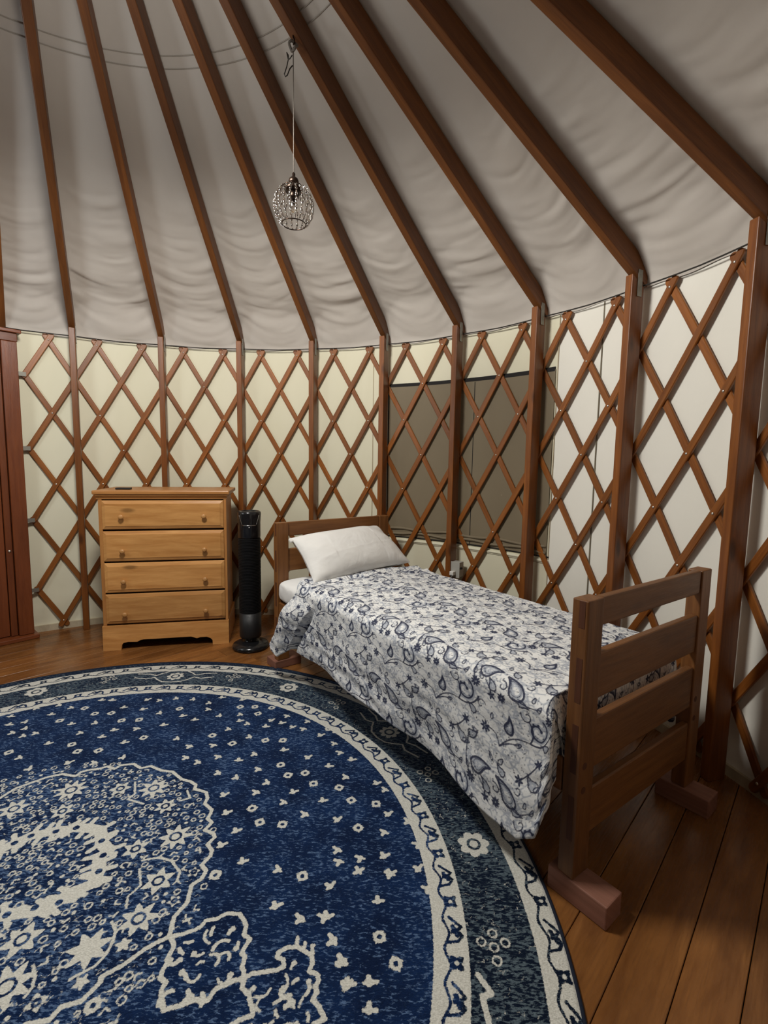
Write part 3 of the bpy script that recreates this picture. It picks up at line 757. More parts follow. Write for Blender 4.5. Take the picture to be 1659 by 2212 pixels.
pts = [(RR * math.cos(2 * math.pi * k / 160), RR * math.sin(2 * math.pi * k / 160), .006) for k in range(160)]
setp(link('binding', to_mesh('binding', bm_tube(pts, .006, 6, closed=True), True), plain('rug_binding', (.012, .016, .03), .9, 0, .2, .3, 200), rug), 'dark stitched edge')

# ------------------------------------------------------------ dresser
dr = empty('dresser', (-1.818, 2.991, 0), math.radians(12.46), 'four-drawer honey pine dresser standing on the floor left of the tower fan', 'dresser')
bm = bm_box(.012, .770, .010, .43, .10, 1.0, .003)
car = link('carcass', to_mesh('carcass', bm), M_PINE2, dr)
box('top', -.022, .802, -.030, .437, 1.024, 1.050, M_PINE2, dr, .006)
prof = [(0, 1.0235), (-.022, 1.0235), (-.020, 1.014), (-.010, 1.004), (-.006, .994), (.0, .994)]
def mold_pt(u, v, d): return Vector((d, u, v))
bm = bm_prism(prof, -.004, .786, mold_pt); link('cornice', to_mesh('cornice', bm), M_PINE2, dr)
bm = bm_prism([(y - .001 if y > -.001 else y, z) for y, z in [(0, 1.0235), (.016, 1.0235), (.014, 1.012), (.004, 1.002), (0, .994)]], 0, .43, lambda u, v, d: Vector((.7705 + u, d, v)))
link('cornice', to_mesh('cornice', bm), M_PINE2, dr)
# plinth with a scalloped cut-out
pl = [(0, 0), (.107, 0), (.112, .035), (.122, .048), (.150, .053), (.205, .050), (.222, .060), (.243, .064), (.538, .064), (.556, .058), (.575, .050), (.600, .056), (.640, .056), (.664, .045), (.676, .03), (.677, 0), (.783, 0), (.783, .165), (0, .165)]
bm = bm_prism(pl, -.014, .006, lambda u, v, d: Vector((u, d, v))); link('plinth', to_mesh('plinth', bm), M_PINE, dr)
box('side_plinth', .763, .783, .0065, .43, 0, .165, M_PINE2, dr, .002); box('side_plinth', 0, .020, .0065, .43, 0, .165, M_PINE2, dr, .002)
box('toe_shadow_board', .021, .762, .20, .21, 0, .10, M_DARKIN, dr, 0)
box('stile', .004, .0255, -.004, .0095, .166, .993, M_PINE2, dr, .002); box('stile', .7625, .780, -.004, .0095, .166, .993, M_PINE2, dr, .002)
box('drawer_gap_shade', .0258, .7622, .006, .0098, .168, .992, M_DARKIN, dr, 0)  # near-black sheet that paints the shade into the gaps between drawers
for z0, z1, kz in ((.800, .985, .882), (.592, .787, .660), (.386, .580, .460), (.178, .374, .244)):
    # raised-panel front: bevelled rim round a flat field
    bm = bmesh.new(); x0, x1 = .026, .762
    def ringv(ins, y): return [bm.verts.new((x, y, z)) for x, z in ((x0 + ins, z0 + ins), (x1 - ins, z0 + ins), (x1 - ins, z1 - ins), (x0 + ins, z1 - ins))]
    rs = [ringv(0, .004), ringv(0, -.008), ringv(.002, -.010), ringv(.020, -.0165), ringv(.021, -.0185)]
    for a, b in zip(rs, rs[1:]):
        for k in range(4): bm.faces.new((a[k], a[(k + 1) % 4], b[(k + 1) % 4], b[k]))
    bm.faces.new(rs[-1]); bm.faces.new(list(reversed(rs[0]))); bmesh.ops.recalc_face_normals(bm, faces=bm.faces); box_uv(bm)
    d = link('drawer', to_mesh('drawer', bm), M_PINE, dr)
    for kx in (.144, .641):
        bm = bm_lathe([(.0085, 0), (.007, .006), (.0065, .010), (.010, .014), (.0155, .019), (.0165, .024), (.013, .029), (.006, .0315), (0, .032)], 20, axis=Vector((0, -1, 0)), c=(kx, -.0185, kz))
        box_uv(bm); link('knob', to_mesh('knob', bm, True), M_KNOB, d)
rem = box('remote_control', -.045, .045, -.022, .022, 0, .012, M_BLACK, None, .003)
th_d = math.radians(12.46); rem.location = (-1.818 + .13 * math.cos(th_d) - .09 * math.sin(th_d), 2.991 + .13 * math.sin(th_d) + .09 * math.cos(th_d), 1.0505); rem.rotation_euler = (0, 0, th_d)
setp(rem, 'small flat black object lying on the dresser top', 'remote')

# ------------------------------------------------------------ tower fan
FX, FY = -.885, 3.09
fan = empty('tower_fan', (FX, FY, 0), 0, 'black tower fan on a round base between dresser and headboard', 'fan')
link('base', to_mesh('base', bm_lathe([(.112, 0), (.120, .006), (.121, .016), (.114, .028), (.09, .040), (.062, .048), (.05, .052), (.046, .060), (.045, .075)], 48), True), M_BLACKG, fan)
link('lower_housing', to_mesh('lower_housing', bm_lathe([(.050, .0755), (.068, .078), (.071, .09), (.071, .248)], 40), True), M_BLACK, fan)
gp = []
z = .2485
while z < .740:
    gp += [(.0715, z), (.0715, z + .004), (.067, z + .0048), (.067, z + .0092)]; z += .010
link('grille', to_mesh('grille', bm_lathe(gp, 40)), M_GRILLE, fan)
link('upper_housing', to_mesh('upper_housing', bm_lathe([(.070, .7495), (.072, .753), (.072, .85), (.074, .87), (.076, .905), (.074, .918), (.066, .924), (.03, .922), (0, .921)], 40), True), M_BLACKG, fan)
fd_ = math.atan2(-FY, -FX)                                # towards the viewer's side of the room
def fpt(da, r, z): return Vector((r * math.cos(fd_ + da), r * math.sin(fd_ + da), z))
trap = [(-.95, .900), (-.62, .835), (.62, .835), (.95, .900)]
pts = []
for (a0_, z0_), (a1_, z1_) in zip(trap, trap[1:]):
    for k in range(9): f = k / 8; zz = z0_ + (z1_ - z0_) * f; pts.append(fpt(a0_ + (a1_ - a0_) * f, .0735 + .003 * (zz - .835) / .065, zz))
link('chrome_trim', to_mesh('chrome_trim', bm_tube(pts, .0016, 6), True), M_CHROME, fan)
link('control_ring', to_mesh('control_ring', bm_tube([(.045 * math.cos(k * .2094), .045 * math.sin(k * .2094), .9235) for k in range(30)], .003, 6, closed=True), True), M_BLACK, fan)
bm = bm_lathe([(.004, 0), (.003, .0015), (0, .002)], 10, axis=fpt(0, 1, 0), c=fpt(0, .0725, .822))
link('indicator', to_mesh('indicator', bm, True), M_CHROME, fan)

# ------------------------------------------------------------ bed frame
BO = Vector((-.655, 2.79, 0)); BR = math.radians(-52.022); BL = 1.9664
bed = empty('bed_frame', BO, BR, 'wooden single bed frame with slatted headboard and footboard along the right wall', 'bed')
WH, WF = .835, .775
RAILS = ((.806, .889), (.592, .728), (.383, .535), (.180, .322))
def bedend(x0, x1, W, base, rot, head):
    parts = []
    nm = 'headboard' if head else 'footboard'
    for y0 in (0, W - .075):
        p = box(nm + '_post', x0, x1, y0, y0 + .075, base, .889, M_BED, bed, .004); parts.append(p)
        if not head:
            for z in (.409, .336):
                bm = bm_lathe([(.0105, -.004), (.0105, .0006), (0, .0008)], 14, axis=Vector((1, 0, 0)), c=(x1, y0 + .026, z))
                link('peg', to_mesh('peg', bm), M_ENDGR, p)
        for z0, z1 in RAILS:
            yy = (-.0008, .004) if y0 == 0 else (W - .004, W + .0008)
            box('tenon', x0 + .022, x0 + .040, *yy, z0 + .004, z1 - .004, M_ENDGR, p, 0)
    for z0, z1 in RAILS:
        parts.append(box(nm + '_rail', (x1 - .031 if not head else x0 + .014), x1 - (.005 if not head else .010), .0755, W - .0755, z0, z1, M_BED, bed, .005))
    if rot:
        R_ = Matrix.Translation((x1, 0, 0)) @ Matrix.Rotation(rot, 4, 'Z') @ Matrix.Translation((-x1, 0, 0))
        for p in parts: p.matrix_local = R_
bedend(-.002, .048, WH, .05, 0, True)
bedend(BL - .050, BL, WF, .07, math.radians(-3.0), False)
box('side_rail', .049, 1.912, .006, .034, .309, .413, M_BED, bed, .004)
box('side_rail', .049, 1.955, .735, .763, .309, .413, M_BED, bed, .004)
for k in range(10): box('bed_slat', .12 + k * .19, .20 + k * .19, .036, .733, .395, .412, M_BED, bed, .002)
def bl(x, y, z=0): return BO + Matrix.Rotation(BR, 4, 'Z') @ Vector((x, y, z))
def block(x0, x1, y0, y1, h, lab):
    o = box('riser_block', -(x1 - x0) / 2, (x1 - x0) / 2, -(y1 - y0) / 2, (y1 - y0) / 2, 0, h, M_BLOCK, None, .004)
    o.location = bl((x0 + x1) / 2, (y0 + y1) / 2); o.rotation_euler = (0, 0, BR)
    setp(o, lab, 'block', 'wooden blocks under the bed posts')
block(-.066, .052, -.020, .155, .0495, 'reddish wooden block under the headboard post beside the tower fan')
block(1.890, 2.070, -.004, .080, .0695, 'long reddish wooden block under the near footboard post by the rug edge')
block(-.030, .055, .720, .86, .0495, 'wooden block hidden under the far headboard post at the wall')
block(1.905, 2.085, .690, .782, .0695, 'wooden block in shadow under the far footboard post at the wall')

# ------------------------------------------------------------ mattress
def rounded_slab(x0, x1, y0, y1, z0, z1, rad, n=40, amp=.004):
    bm = bmesh.new(); bmesh.ops.create_cube(bm, size=1.0)
    for v in bm.verts: v.co = Vector(((x0 + x1) / 2 + v.co.x * (x1 - x0), (y0 + y1) / 2 + v.co.y * (y1 - y0), (z0 + z1) / 2 + v.co.z * (z1 - z0)))
    bmesh.ops.bevel(bm, geom=list(bm.edges), offset=rad, segments=5, affect='EDGES', profile=.5)
    return bm
def build_mattress():
    nx, ns = 120, 90
    # cross-section outline (y, z), closed loop, extruded along x with rounded ends
    x = np.linspace(0, 1, nx); th_ = np.linspace(0, 2 * np.pi, ns)
    cy, hy, cz, hz = .395, .400, .484, .069
    ex = 9.0
    c, s = np.cos(th_), np.sin(th_)
    rr = (np.abs(c) ** ex + np.abs(s) ** ex) ** (-1 / ex)
    # extra samples near the corners
    X = .052 + (1.868 - .052) * x
    k = (1 - np.abs(2 * x - 1) ** 22) ** .5
    P = np.zeros((nx, ns, 3))
    sq = np.sign
    yy = np.sign(c) * np.abs(c) ** .22; zz = np.sign(s) * np.abs(s) ** .42
    for i in range(nx):
        kk = .86 + .14 * k[i]
        ky = .97 + .03 * k[i]
        wob = .010 * (fbm(X[i] * 26 + 0 * th_, zz * 2.2 + 9 + yy) - .5) * (np.abs(yy) > .97)
        P[i, :, 0] = X[i]; P[i, :, 1] = cy + hy * yy * ky + wob; P[i, :, 2] = cz + hz * zz * kk
    cap0 = np.stack([np.full(ns, X[0]), np.full(ns, cy), np.full(ns, cz)], -1)[None]; cap1 = cap0.copy(); cap1[..., 0] = X[-1]
    return grid_mesh('mattress', np.concatenate([cap0, P, cap1], 0))
mt = link('mattress', build_mattress(), M_SHEET); mt.location = BO; mt.rotation_euler = (0, 0, BR)
setp(mt, 'thin white sheeted mattress on the wooden bed frame, showing beside the pillow', 'mattress')

# ------------------------------------------------------------ comforter
TX, TY = .285, .34
def comforter_tile():
    xs = np.arange(-TX, 2 * TX, .0022); ys = np.arange(-TY, 2 * TY, .0022)
    S = SDF(xs, ys, .02); W2 = SDF(xs, ys, .02)
    def spiral(cx, cy, r, t0, turns, sg, n=40): return [(cx + r * (1 - .75 * k / n) * math.cos(t0 + sg * turns * 2 * math.pi * k / n), cy + r * (1 - .75 * k / n) * math.sin(t0 + sg * turns * 2 * math.pi * k / n)) for k in range(n + 1)]
    def bez(p0, p1, p2, n=14): return [((1 - t) ** 2 * p0[0] + 2 * t * (1 - t) * p1[0] + t * t * p2[0], (1 - t) ** 2 * p0[1] + 2 * t * (1 - t) * p1[1] + t * t * p2[1]) for t in np.linspace(0, 1, n)]
    def paisley(cx, cy, a, rot, fl=1, thick=.0024):
        pts = []
        for k in range(41):
            t = 2 * math.pi * k / 40; u = math.cos(t); w_ = math.sin(t) * (.52 - .36 * u) ; v = w_ + fl * .55 * max(0, u) ** 2
            x, y = a * u, a * v; pts.append((cx + x * math.cos(rot) - y * math.sin(rot), cy + x * math.sin(rot) + y * math.cos(rot)))
        return pts
    for ox in (-TX, 0, TX):
        for oy in (-TY, 0, TY):
            T = lambda pts: [(x + ox, y + oy) for x, y in pts]
            def L(pts, hw=.0013): S.line('w', T(pts), hw * 1.7)
            def G(pts, hw): W2.line('w', T(pts), hw * 1.5)
            # main vine with a C-scroll
            L(bez((.02, .02), (.07, .09), (.13, .085))); L(bez((.13, .085), (.19, .08), (.215, .135)), .0017); L(bez((.13, .085), (.15, .12), (.125, .15)), .0017)
            sc = spiral(.155, .135, .042, 1.2, 1.1, -1); L(sc, .0018); G(sc, .006)
            for a_, rr_ in ((0, .009), (1.3, .007), (2.4, .007)): S.disc('w', .150 + .016 * math.cos(a_) + ox, .14 + .016 * math.sin(a_) + oy, rr_ * .62)
            L(spiral(.115, .165, .022, 3.0, .9, 1), .0014)
            # big paisleys
            for cx, cy, a, rot, fl in ((.06, .235, .044, 2.1, 1), (.235, .255, .038, .8, -1), (.055, .10, .026, 1.2, 1)):
                p = paisley(cx, cy, a, rot, fl); L(p, .0020); q = paisley(cx, cy, a * .66, rot, fl); G(q, .004); L(q, .0008)
                for k in range(0, 40, 2):
                    x, y = p[k]; S.disc('w', x * 1.0 + ox, y + oy, .0026)
                    S.disc('w', cx + (x - cx) * 1.2 + ox, cy + (y - cy) * 1.2 + oy, .0012)
            # filled little flowers
            for cx, cy, r_, n in ((.20, .185, .017, 9), (.245, .05, .017, 7), (.10, .30, .014, 6), (.02, .175, .013, 8), (.165, .03, .013, 6), (.265, .165, .012, 5)):
                W2.flower('w', cx + ox, cy + oy, r_, n, cx * 50, .4)
                for k in range(n):
                    t = 2 * math.pi * k / n + cx * 50
                    L([(cx + r_ * .45 * math.cos(t), cy + r_ * .45 * math.sin(t)), (cx + r_ * math.cos(t), cy + r_ * math.sin(t))], .0019)
                S.ring('w', cx + ox, cy + oy, r_ * .35, .0012)
            # leaves and drops
            for cx, cy, a, rot in ((.185, .225, .013, 1.9), (.155, .21, .012, 1.2), (.13, .23, .011, 1.5), (.215, .215, .012, 2.4), (.09, .06, .012, .6), (.205, .015, .013, 2.8), (.03, .315, .014, 1.0), (.17, .29, .016, .3), (.275, .31, .013, 2.0), (.27, .10, .011, 1.4)):
                p = [(cx + a * math.cos(t) * math.cos(rot) - a * .45 * math.sin(t) * (1 - .5 * math.cos(t)) * math.sin(rot), cy + a * math.cos(t) * math.sin(rot) + a * .45 * math.sin(t) * (1 - .5 * math.cos(t)) * math.cos(rot)) for t in np.linspace(0, 2 * np.pi, 18)]
                L(p, .0012); G([(cx, cy), (cx + .4 * a * math.cos(rot), cy + .4 * a * math.sin(rot))], .003)
            for cx, cy, a, rot, fl in ((.145, .30, .026, 2.6, -1), (.20, .335, .022, .4, 1), (.265, .205, .022, 1.9, 1), (.10, .195, .018, .2, -1), (.19, .085, .018, 2.2, 1), (.03, .285, .018, 2.8, -1)):
                p = paisley(cx, cy, a, rot, fl); L(p, .0014); G(paisley(cx, cy, a * .55, rot, fl), .003)
                for k in range(1, 40, 4):
                    x, y = p[k]; L([(x, y), (cx + (x - cx) * 1.3, cy + (y - cy) * 1.3)], .0009)
            L(bez((.20, .185), (.16, .26), (.185, .335))); L(bez((.06, .20), (.12, .19), (.16, .21))); L(bez((.245, .05), (.29, .07), (.305, .02)), .0014); L(bez((.10, .30), (.14, .33), (.165, .37)), .0014)
            L(bez((.235, .21), (.26, .19), (.265, .165))); L(bez((.09, .06), (.05, .05), (.02, .02)))
            L(spiral(.225, .115, .02, .3, .8, 1), .0013); L(spiral(.30, .22, .02, 2.0, .9, -1), .0014); L(spiral(.10, .27, .016, 4.0, .8, 1), .0013)
    r2 = random.Random(5)
    for k in range(420):                                  # dot sprays and pale wash
        x, y = r2.uniform(0, TX), r2.uniform(0, TY)
        for ox in (-TX, 0, TX):
            for oy in (-TY, 0, TY): S.disc('w', x + ox, y + oy, .0016 + .0008 * (k % 2))
    for k in range(260):
        x, y = r2.uniform(0, TX), r2.uniform(0, TY); t = r2.uniform(0, 6); l = r2.uniform(.012, .03)
        for ox in (-TX, 0, TX):
            for oy in (-TY, 0, TY):
                W2.line('w', [(x + ox, y + oy), (x + ox + l * math.cos(t), y + oy + l * math.sin(t) * .5), (x + ox + l * 1.5 * math.cos(t + .7), y + oy + l * math.sin(t + .7))], .0019)
    return xs, ys, S.w, W2.w
def build_comforter():
    xs, ys, SA, SB = comforter_tile(); dx = xs[1] - xs[0]
    # cross-section control: arc length s from near hem
    ns, nX = 430, 610
    s = np.linspace(0, 1.42, ns)
    Xs = np.linspace(0, 1, nX)
    def hem(x): return np.interp(x, [.10, .14, .24, .33, .55, .80, 1.10, 1.29, 1.49, 1.70, 1.815, 1.88, 1.92, 2.0], [.225, .213, .174, .232, .232, .227, .216, .198, .178, .140, .135, .18, .26, .36])
    top = .606
    # start of the cloth at the head end, as a function of height on the near side / position on top
    s_edge = .40                                           # arc length where the side meets the top
    def start(sv): return np.interp(sv, [0, .02, .20, .34, .42, .50, .75, 1.1, 1.42], [.19, .17, .27, .35, .39, .33, .30, .335, .36])
    X0 = start(s)[:, None]; XE = np.full((ns, 1), 2.09); XL = X0 + (XE - X0) * Xs[None, :]
    Sg = np.broadcast_to(s[:, None], XL.shape)
    e = np.maximum(0, XL - 1.865)
    xe = np.minimum(XL, 1.865)
    H = hem(XL)
    # near side: from hem up to the top edge
    tz = top - .012 * smooth(.3, 1.9, XL)
    side_len = s_edge
    f = np.clip(Sg / side_len, 0, 1)
    # rounded shoulder radius ~ .07
    zs = H + (tz - .055 - H) * f
    ysd = -.052 - .012 * (1 - f) * np.sin(XL * 7.0 + 1.0) - .006 * np.sin(XL * 17) * (1 - f)
    g = np.maximum(0, Sg - side_len)
    q = np.clip(g / .11, 0, 1) * (math.pi / 2)
    ysh = -.052 + .07 * (1 - np.cos(q)); zsh = tz - .055 + .055 * np.sin(q)
    g2 = np.maximum(0, g - .11)
    yt = .018 + g2; far = .79
    over = np.maximum(0, yt - far)
    ytop = np.minimum(yt, far) + .04 * (1 - np.exp(-over / .04)); ztop = tz - np.maximum(0, over - .02) - .022 * smooth(.35, .8, yt)
    Y = np.where(Sg < side_len, ysd, np.where(g < .11, ysh, ytop)); Z = np.where(Sg < side_len, zs, np.where(g < .11, zsh, ztop))
    onTop = smooth(.38, .52, Sg)
    # puffiness, wrinkles
    puff = (.016 * (fbm(XL * 3.2, Sg * 3.4) - .5) + .006 * (fbm(XL * 9, Sg * 8) - .5)) * onTop
    Z = Z + puff
    hump = np.exp(-((XL - X0 - .035) / .03) ** 2) * .014 * onTop + np.exp(-((XL - X0 - .13 - .08 * (fbm(Sg * 3, XL) - .5)) / .018) ** 2) * .012 * onTop * smooth(.5, .7, Sg)
    Z = Z + hump
    wrk = np.sin(2 * np.pi * (Sg * 9 + XL * .8 + 1.6 * fbm(XL * 2.5, Sg * 3))) * .0035 * smooth(.35, .1, Sg) * (.3 + fbm(XL * 4, Sg * 4))
    Y = Y - wrk - .010 * (fbm(XL * 3.0, Sg * 3.5 + 4) - .5) * (1 - onTop) * 2
    # the head-end corner folds outward over itself
    cl = .335 + (Sg - 0) * .62                              # crease line, in X, rising to the top edge
    cornr = smooth(-.012, .012, cl - XL) * smooth(.40, .26, Sg)
    flare = (cl - XL) * .30
    Y = Y - cornr * (.022 + np.clip(flare, 0, .030))
    Y = Y + np.exp(-((XL - cl - .022) / .014) ** 2) * .018 * smooth(.38, .2, Sg)
    # foot end: the top turns down between mattress and footboard, the near side bunches
    xt = xe + .042 * (1 - np.exp(-e / .042)); zt = np.maximum(0, e - .02)
    wy = np.maximum(0, e - .065)
    xsd = xe + .068 * (1 - np.exp(-e / .068)) - .026 * smooth(0, .04, wy)
    X = xsd * (1 - onTop) + xt * onTop; Z = Z - zt * onTop - .0 * e
    Y = Y * (1 - (1 - onTop) * smooth(.03, .1, e)) + (1 - onTop) * smooth(.03, .1, e) * -.045 + (1 - onTop) * wy
    Z = np.where(Sg < side_len, np.maximum(Z, .02), Z)
    P = np.stack([X, Y, Z], -1)
    # pattern lookup
    def look(F):
        u = ((XL + 0 * Sg) % TX - xs[0]) / dx; v = ((Sg + .07 * XL) % TY - ys[0]) / dx
        i = np.floor(u).astype(int); j = np.floor(v).astype(int); a = u - i; b = v - j
        return (F[i, j] * (1 - a) + F[i + 1, j] * a) * (1 - b) + (F[i, j + 1] * (1 - a) + F[i + 1, j + 1] * a) * b
    col = np.stack([.5 + look(SA) / .04, .5 + look(SB) / .04, fbm(XL * 6, Sg * 6)], -1)
    # roll the cloth's border inward so the hem has thickness
    def roll(Pe, inn, k): return Pe + inn * k
    nrm = np.cross(np.gradient(P, axis=0), np.gradient(P, axis=1)); nrm /= np.linalg.norm(nrm, axis=-1, keepdims=True) + 1e-9
    if nrm[ns // 2, nX // 2, 2] < 0: nrm = -nrm
    def pad(P, C, N, ax, side):
        Pm = np.moveaxis(P, ax, 0); Cm = np.moveaxis(C, ax, 0); Nm = np.moveaxis(N, ax, 0)
        k = 0 if side == 0 else -1; k2 = 4 if side == 0 else -5
        tdir = Pm[k] - Pm[k2]; tdir /= np.linalg.norm(tdir, axis=-1, keepdims=True) + 1e-9
        rows = [Pm[k] + tdir * .008 * math.sin(t) - Nm[k] * .008 * (1 - math.cos(t)) - tdir * l for t, l in ((.8, 0), (1.6, 0), (2.4, 0), (3.14, 0), (3.14, .03))]
        rows = np.stack(rows if side else rows[::-1]); cs = np.repeat(Cm[k][None], 5, 0); nn = np.repeat(Nm[k][None], 5, 0)
        cat = (lambda a, b: np.concatenate([a, b], 0)) if side else (lambda a, b: np.concatenate([b, a], 0))
        return [np.moveaxis(cat(a, b), 0, ax) for a, b in ((Pm, rows), (Cm, cs), (Nm, nn))]
    for ax, side in ((0, 0), (1, 0), (0, 1), (1, 1)): P, col, nrm = pad(P, col, nrm, ax, side)
    return grid_mesh('comforter', P.transpose(1, 0, 2), col.transpose(1, 0, 2))
def comforter_mat():
    t = NT('paisley_cotton'); a = t.attr('pattern'); sep = t.n('ShaderNodeSeparateColor'); t.set(sep.inputs[0], a.outputs['Color']); o = t.obj()
    n = t.noise(o, 900, 2); e = t.noise(o, 260, 2, .6)
    va = t.math('ADD', sep.outputs[0], t.math('MULTIPLY', t.math('SUBTRACT', e, .5), .05))
    ink = t.maprange(va, .525, .475); wash = t.maprange(sep.outputs[1], .54, .47)
    c = t.mix(t.maprange(t.noise(o, 14, 3), .35, .65), (.76, .765, .75), (.83, .835, .82))
    c = t.mix(t.math('MULTIPLY', wash, .72), c, (.27, .31, .39))
    c = t.mix(t.math('MULTIPLY', ink, .94), c, (.014, .019, .055))
    t.base(c, .9, .2); t.bump(t.math('ADD', t.math('MULTIPLY', n, .05), t.noise(o, 26, 3, .6)), .25, .012)
    return t.m
cf = link('comforter', build_comforter(), comforter_mat()); cf.location = BO; cf.rotation_euler = (0, 0, BR)
setp(cf, 'white comforter with navy paisley print draped over the bed and hanging towards the rug', 'comforter')

# ------------------------------------------------------------ pillow
def build_pillow():
    n, m = 110, 80
    u = np.linspace(-1, 1, n)[:, None] + 0 * np.zeros((1, m)); v = np.linspace(-1, 1, m)[None, :] + 0 * np.zeros((n, 1))
    U = np.sign(u) * np.abs(u) ** .9; V = np.sign(v) * np.abs(v) ** .9
    W, Hh, T = .348, .178, .098
    prof = np.clip(1 - np.abs(u) ** 2.6, 0, 1) ** .55 * np.clip(1 - np.abs(v) ** 2.6, 0, 1) ** .55
    pin = 1 - .055 * (1 - np.abs(v) ** 2) * np.abs(u) ** 3; pin2 = 1 - .07 * (1 - np.abs(u) ** 2) * np.abs(v) ** 3
    out = []
    for sgn_ in (1, -1):
        wr = .010 * (fbm(u * 2.2 + 5, v * 2.2 + sgn_, 3) - .5) + .006 * np.sin(8 * (u + .7 * v) + 3 * fbm(u * 2, v * 2)) * (np.abs(u) > .5) * np.abs(u)
        wr = wr + .0015 * np.exp(-((v - .18 * u + .35 - .2 * fbm(u * 3, v)) / .05) ** 2) * sgn_
        z = sgn_ * T * prof + wr * np.sqrt(prof + 1e-6)
        out.append(np.stack([W * u * pin * (1 - .05 * v), Hh * v * pin2, z + .0], -1))
    P = np.concatenate([out[0], out[1][:, ::-1]], 1)
    P = np.concatenate([P, P[:, :1]], 1)
    return grid_mesh('pillow', P)
pil = link('pillow', build_pillow(), M_PILLOW)
# ear of the pillowcase at the upper left corner
bm = bmesh.new()
bmm = [Vector(p) for p in ((-.320, .150, .0), (-.352, .138, .012), (-.352, .165, .008), (-.332, .180, .0), (-.30, .168, 0))]
va_ = [bm.verts.new(p) for p in bmm]; vb_ = [bm.verts.new(p + Vector((0, 0, -.008))) for p in bmm]
bm.faces.new(va_); bm.faces.new(list(reversed(vb_)))
for k in range(5): bm.faces.new((va_[k], vb_[k], vb_[(k + 1) % 5], va_[(k + 1) % 5]))
bmesh.ops.recalc_face_normals(bm, faces=bm.faces)
link('pillowcase_ear', to_mesh('pillowcase_ear', bm), M_PILLOW, pil)
# lean against the headboard: local x along bed width, local y up the slope
Pb = bl(.345, .405, .612); Pt = bl(.110, .385, .782)
ey = (Pt - Pb).normalized(); ex_ = Matrix.Rotation(BR, 3, 'Z') @ Vector((0.03, 1, -.03)); ex_ = (ex_ - ey * ex_.dot(ey)).normalized(); ez = ex_.cross(ey)
if ez.z < 0: ex_ = -ex_; ez = ex_.cross(ey)
mid = (Pb + Pt) / 2 + ez * .02
pil.matrix_world = Matrix(((ex_.x, ey.x, ez.x, mid.x), (ex_.y, ey.y, ez.y, mid.y), (ex_.z, ey.z, ez.z, mid.z), (0, 0, 0, 1)))
setp(pil, 'plump off-white pillow leaning on the headboard', 'pillow')

# ------------------------------------------------------------ pendant lamp
PX, PY = -.394, 2.085
pend = empty('pendant_lamp', (PX, PY, 2.30), 0, 'small unlit glass-bead globe pendant lamp hanging on a thin cord from a rafter', 'lamp')
RB = .080
def gr(z): return RB * math.sqrt(max(0, 1 - (z / (RB * 1.09)) ** 2))
zb, zt_ = -.068, .074
bmw = bmesh.new(); bmg = bmesh.new()
NB = 20
for k in range(NB):
    t = 2 * math.pi * k / NB; pts = []
    for j in range(13): z = zb + (zt_ - zb) * j / 12; r_ = max(gr(z), .028 if z > 0 else .048); pts.append((r_ * math.cos(t), r_ * math.sin(t), z))
    bm_tube(pts, .0007, 4, bmw)
    for j in (1, 3, 5, 7, 9, 11):
        p = Vector(pts[j]); ax_ = (Vector(pts[j + 1]) - Vector(pts[j - 1])).normalized()
        bm_lathe([(0, -.0118), (.0040, -.0085), (.0056, 0), (.0040, .0085), (0, .0118)], 6, bmg, p, ax_)
link('wire_cage', to_mesh('wire_cage', bmw, True), M_BRONZE, pend)
o = link('glass_beads', to_mesh('glass_beads', bmg, True), M_GLASS, pend); o['kind'] = 'stuff'
for z in (zb, ):
    link('rim_ring', to_mesh('rim_ring', bm_tube([(.049 * math.cos(k * .19635), .049 * math.sin(k * .19635), z) for k in range(32)], .0021, 6, closed=True), True), M_BRONZE, pend)
link('collar', to_mesh('collar', bm_lathe([(.036, .060), (.038, .066), (.034, .076), (.024, .084), (.019, .088)], 24), True), M_BRONZE, pend)
link('socket', to_mesh('socket', bm_lathe([(.017, .030), (.021, .036), (.021, .0595)], 20), True), M_BRONZE, pend)
link('cap', to_mesh('cap', bm_lathe([(.0195, .0885), (.021, .098), (.018, .108), (.010, .114), (.006, .118), (.0065, .128), (.003, .134)], 20), True), M_BRONZE, pend)
link('bulb', to_mesh('bulb', bm_lathe([(.006, .0295), (.012, .018), (.019, .002), (.016, -.014), (.006, -.022), (0, -.023)], 16), True), M_GLASS, pend)
zr = 2.905 - 2.30
link('cord', to_mesh('cord', bm_tube([(0, 0, .134), (.0005, 0, .30), (0, 0, .45), (0, 0, zr)], .0022, 6), True), M_CORD, pend)
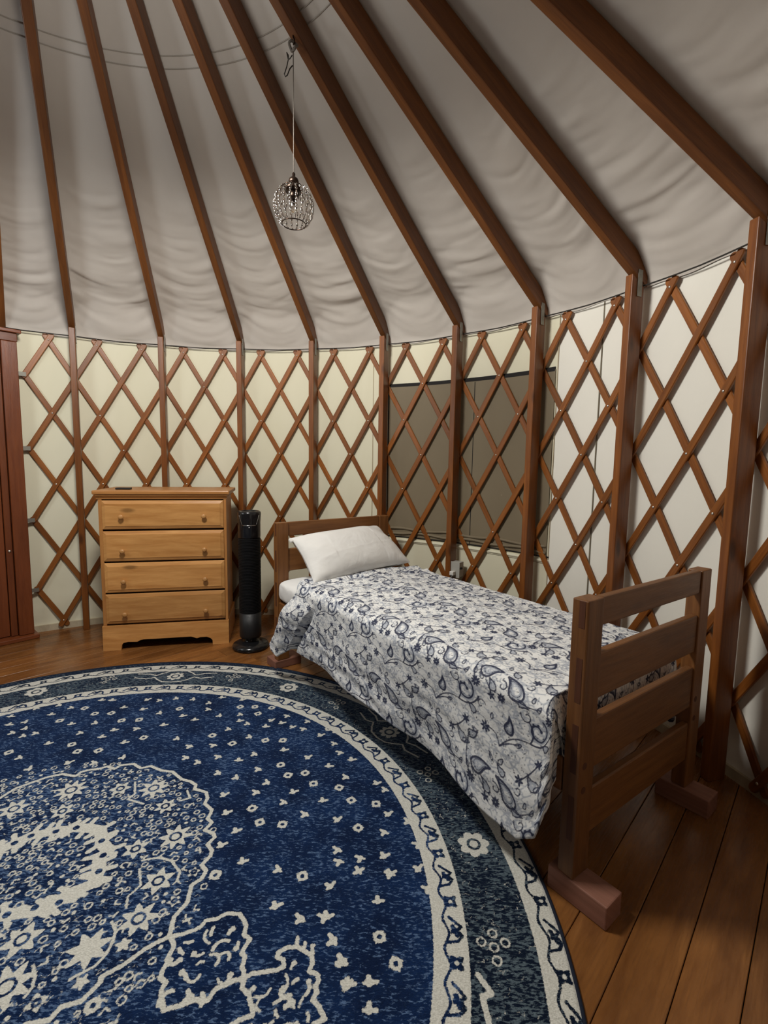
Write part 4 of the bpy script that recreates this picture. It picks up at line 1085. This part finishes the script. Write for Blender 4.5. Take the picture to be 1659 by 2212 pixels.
link('cord_coil', to_mesh('cord_coil', bm_tube([(.014 * math.cos(t) * (1 + .2 * math.sin(3 * t)), .008 * math.sin(2 * t), zr + .004 + .016 * math.sin(t)) for t in np.linspace(0, 2 * np.pi, 24)[:-1]], .0055, 6, closed=True), True), M_CORD, pend)
link('ceiling_hook', to_mesh('ceiling_hook', bm_tube([(.0, .0, zr + .008), (.006, 0, zr + .016), (.005, 0, zr + .028), (0, 0, zr + .036), (0, 0, zr + .055)], .003, 6), True), M_BRONZE, pend)
sp_ = [(-.004, 0, -.030), (-.016, .002, -.044), (-.020, 0, -.030), (-.026, 0, -.020), (-.020, 0, -.046), (-.026, .0, -.072), (-.036, 0, -.100), (-.032, 0, -.110), (-.024, 0, -.104), (-.014, 0, -.080), (-.003, 0, -.068)]
link('cord_loop', to_mesh('cord_loop', bm_tube([(x, y, z + zr) for x, y, z in sp_], .0022, 6), True), M_CABLE, pend)

# ------------------------------------------------------------ outlet box on the stud behind the bed
a6 = ang(5); rd = Vector((math.cos(a6), math.sin(a6), 0)); tt = Vector((math.sin(a6), -math.cos(a6), 0))
outl = empty('outlet_box', (0, 0, 0), 0, 'grey metal outlet box with white plug on the stud behind the bed', 'outlet')
outl.matrix_world = Matrix(((tt.x, rd.x, 0, CX + rd.x * 2.385), (tt.y, rd.y, 0, CY + rd.y * 2.385), (0, 0, 1, .50), (0, 0, 0, 1)))
M_PAINTG = plain('grey_paint', (.42, .41, .37), .5, 0, .4, .2, 60)
box('box', .0195, .082, .0, .060, -.01, .092, M_PAINTG, outl, .003)
box('face_plate', .0195, .085, -.004, -.0003, -.013, .095, M_PAINTG, outl, .001)
box('plug', .028, .058, -.040, -.0045, .005, .034, M_WHITE, outl, .005)
link('plug_cord', to_mesh('plug_cord', bm_tube([(.043, -.038, .012), (.043, -.046, -.02), (.03, -.04, -.08), (.0, -.02, -.16)], .004, 6), True), M_BLACK, outl)
box('lever', .0705, .092, .01, .03, .045, .058, M_BLACK, outl, .003)
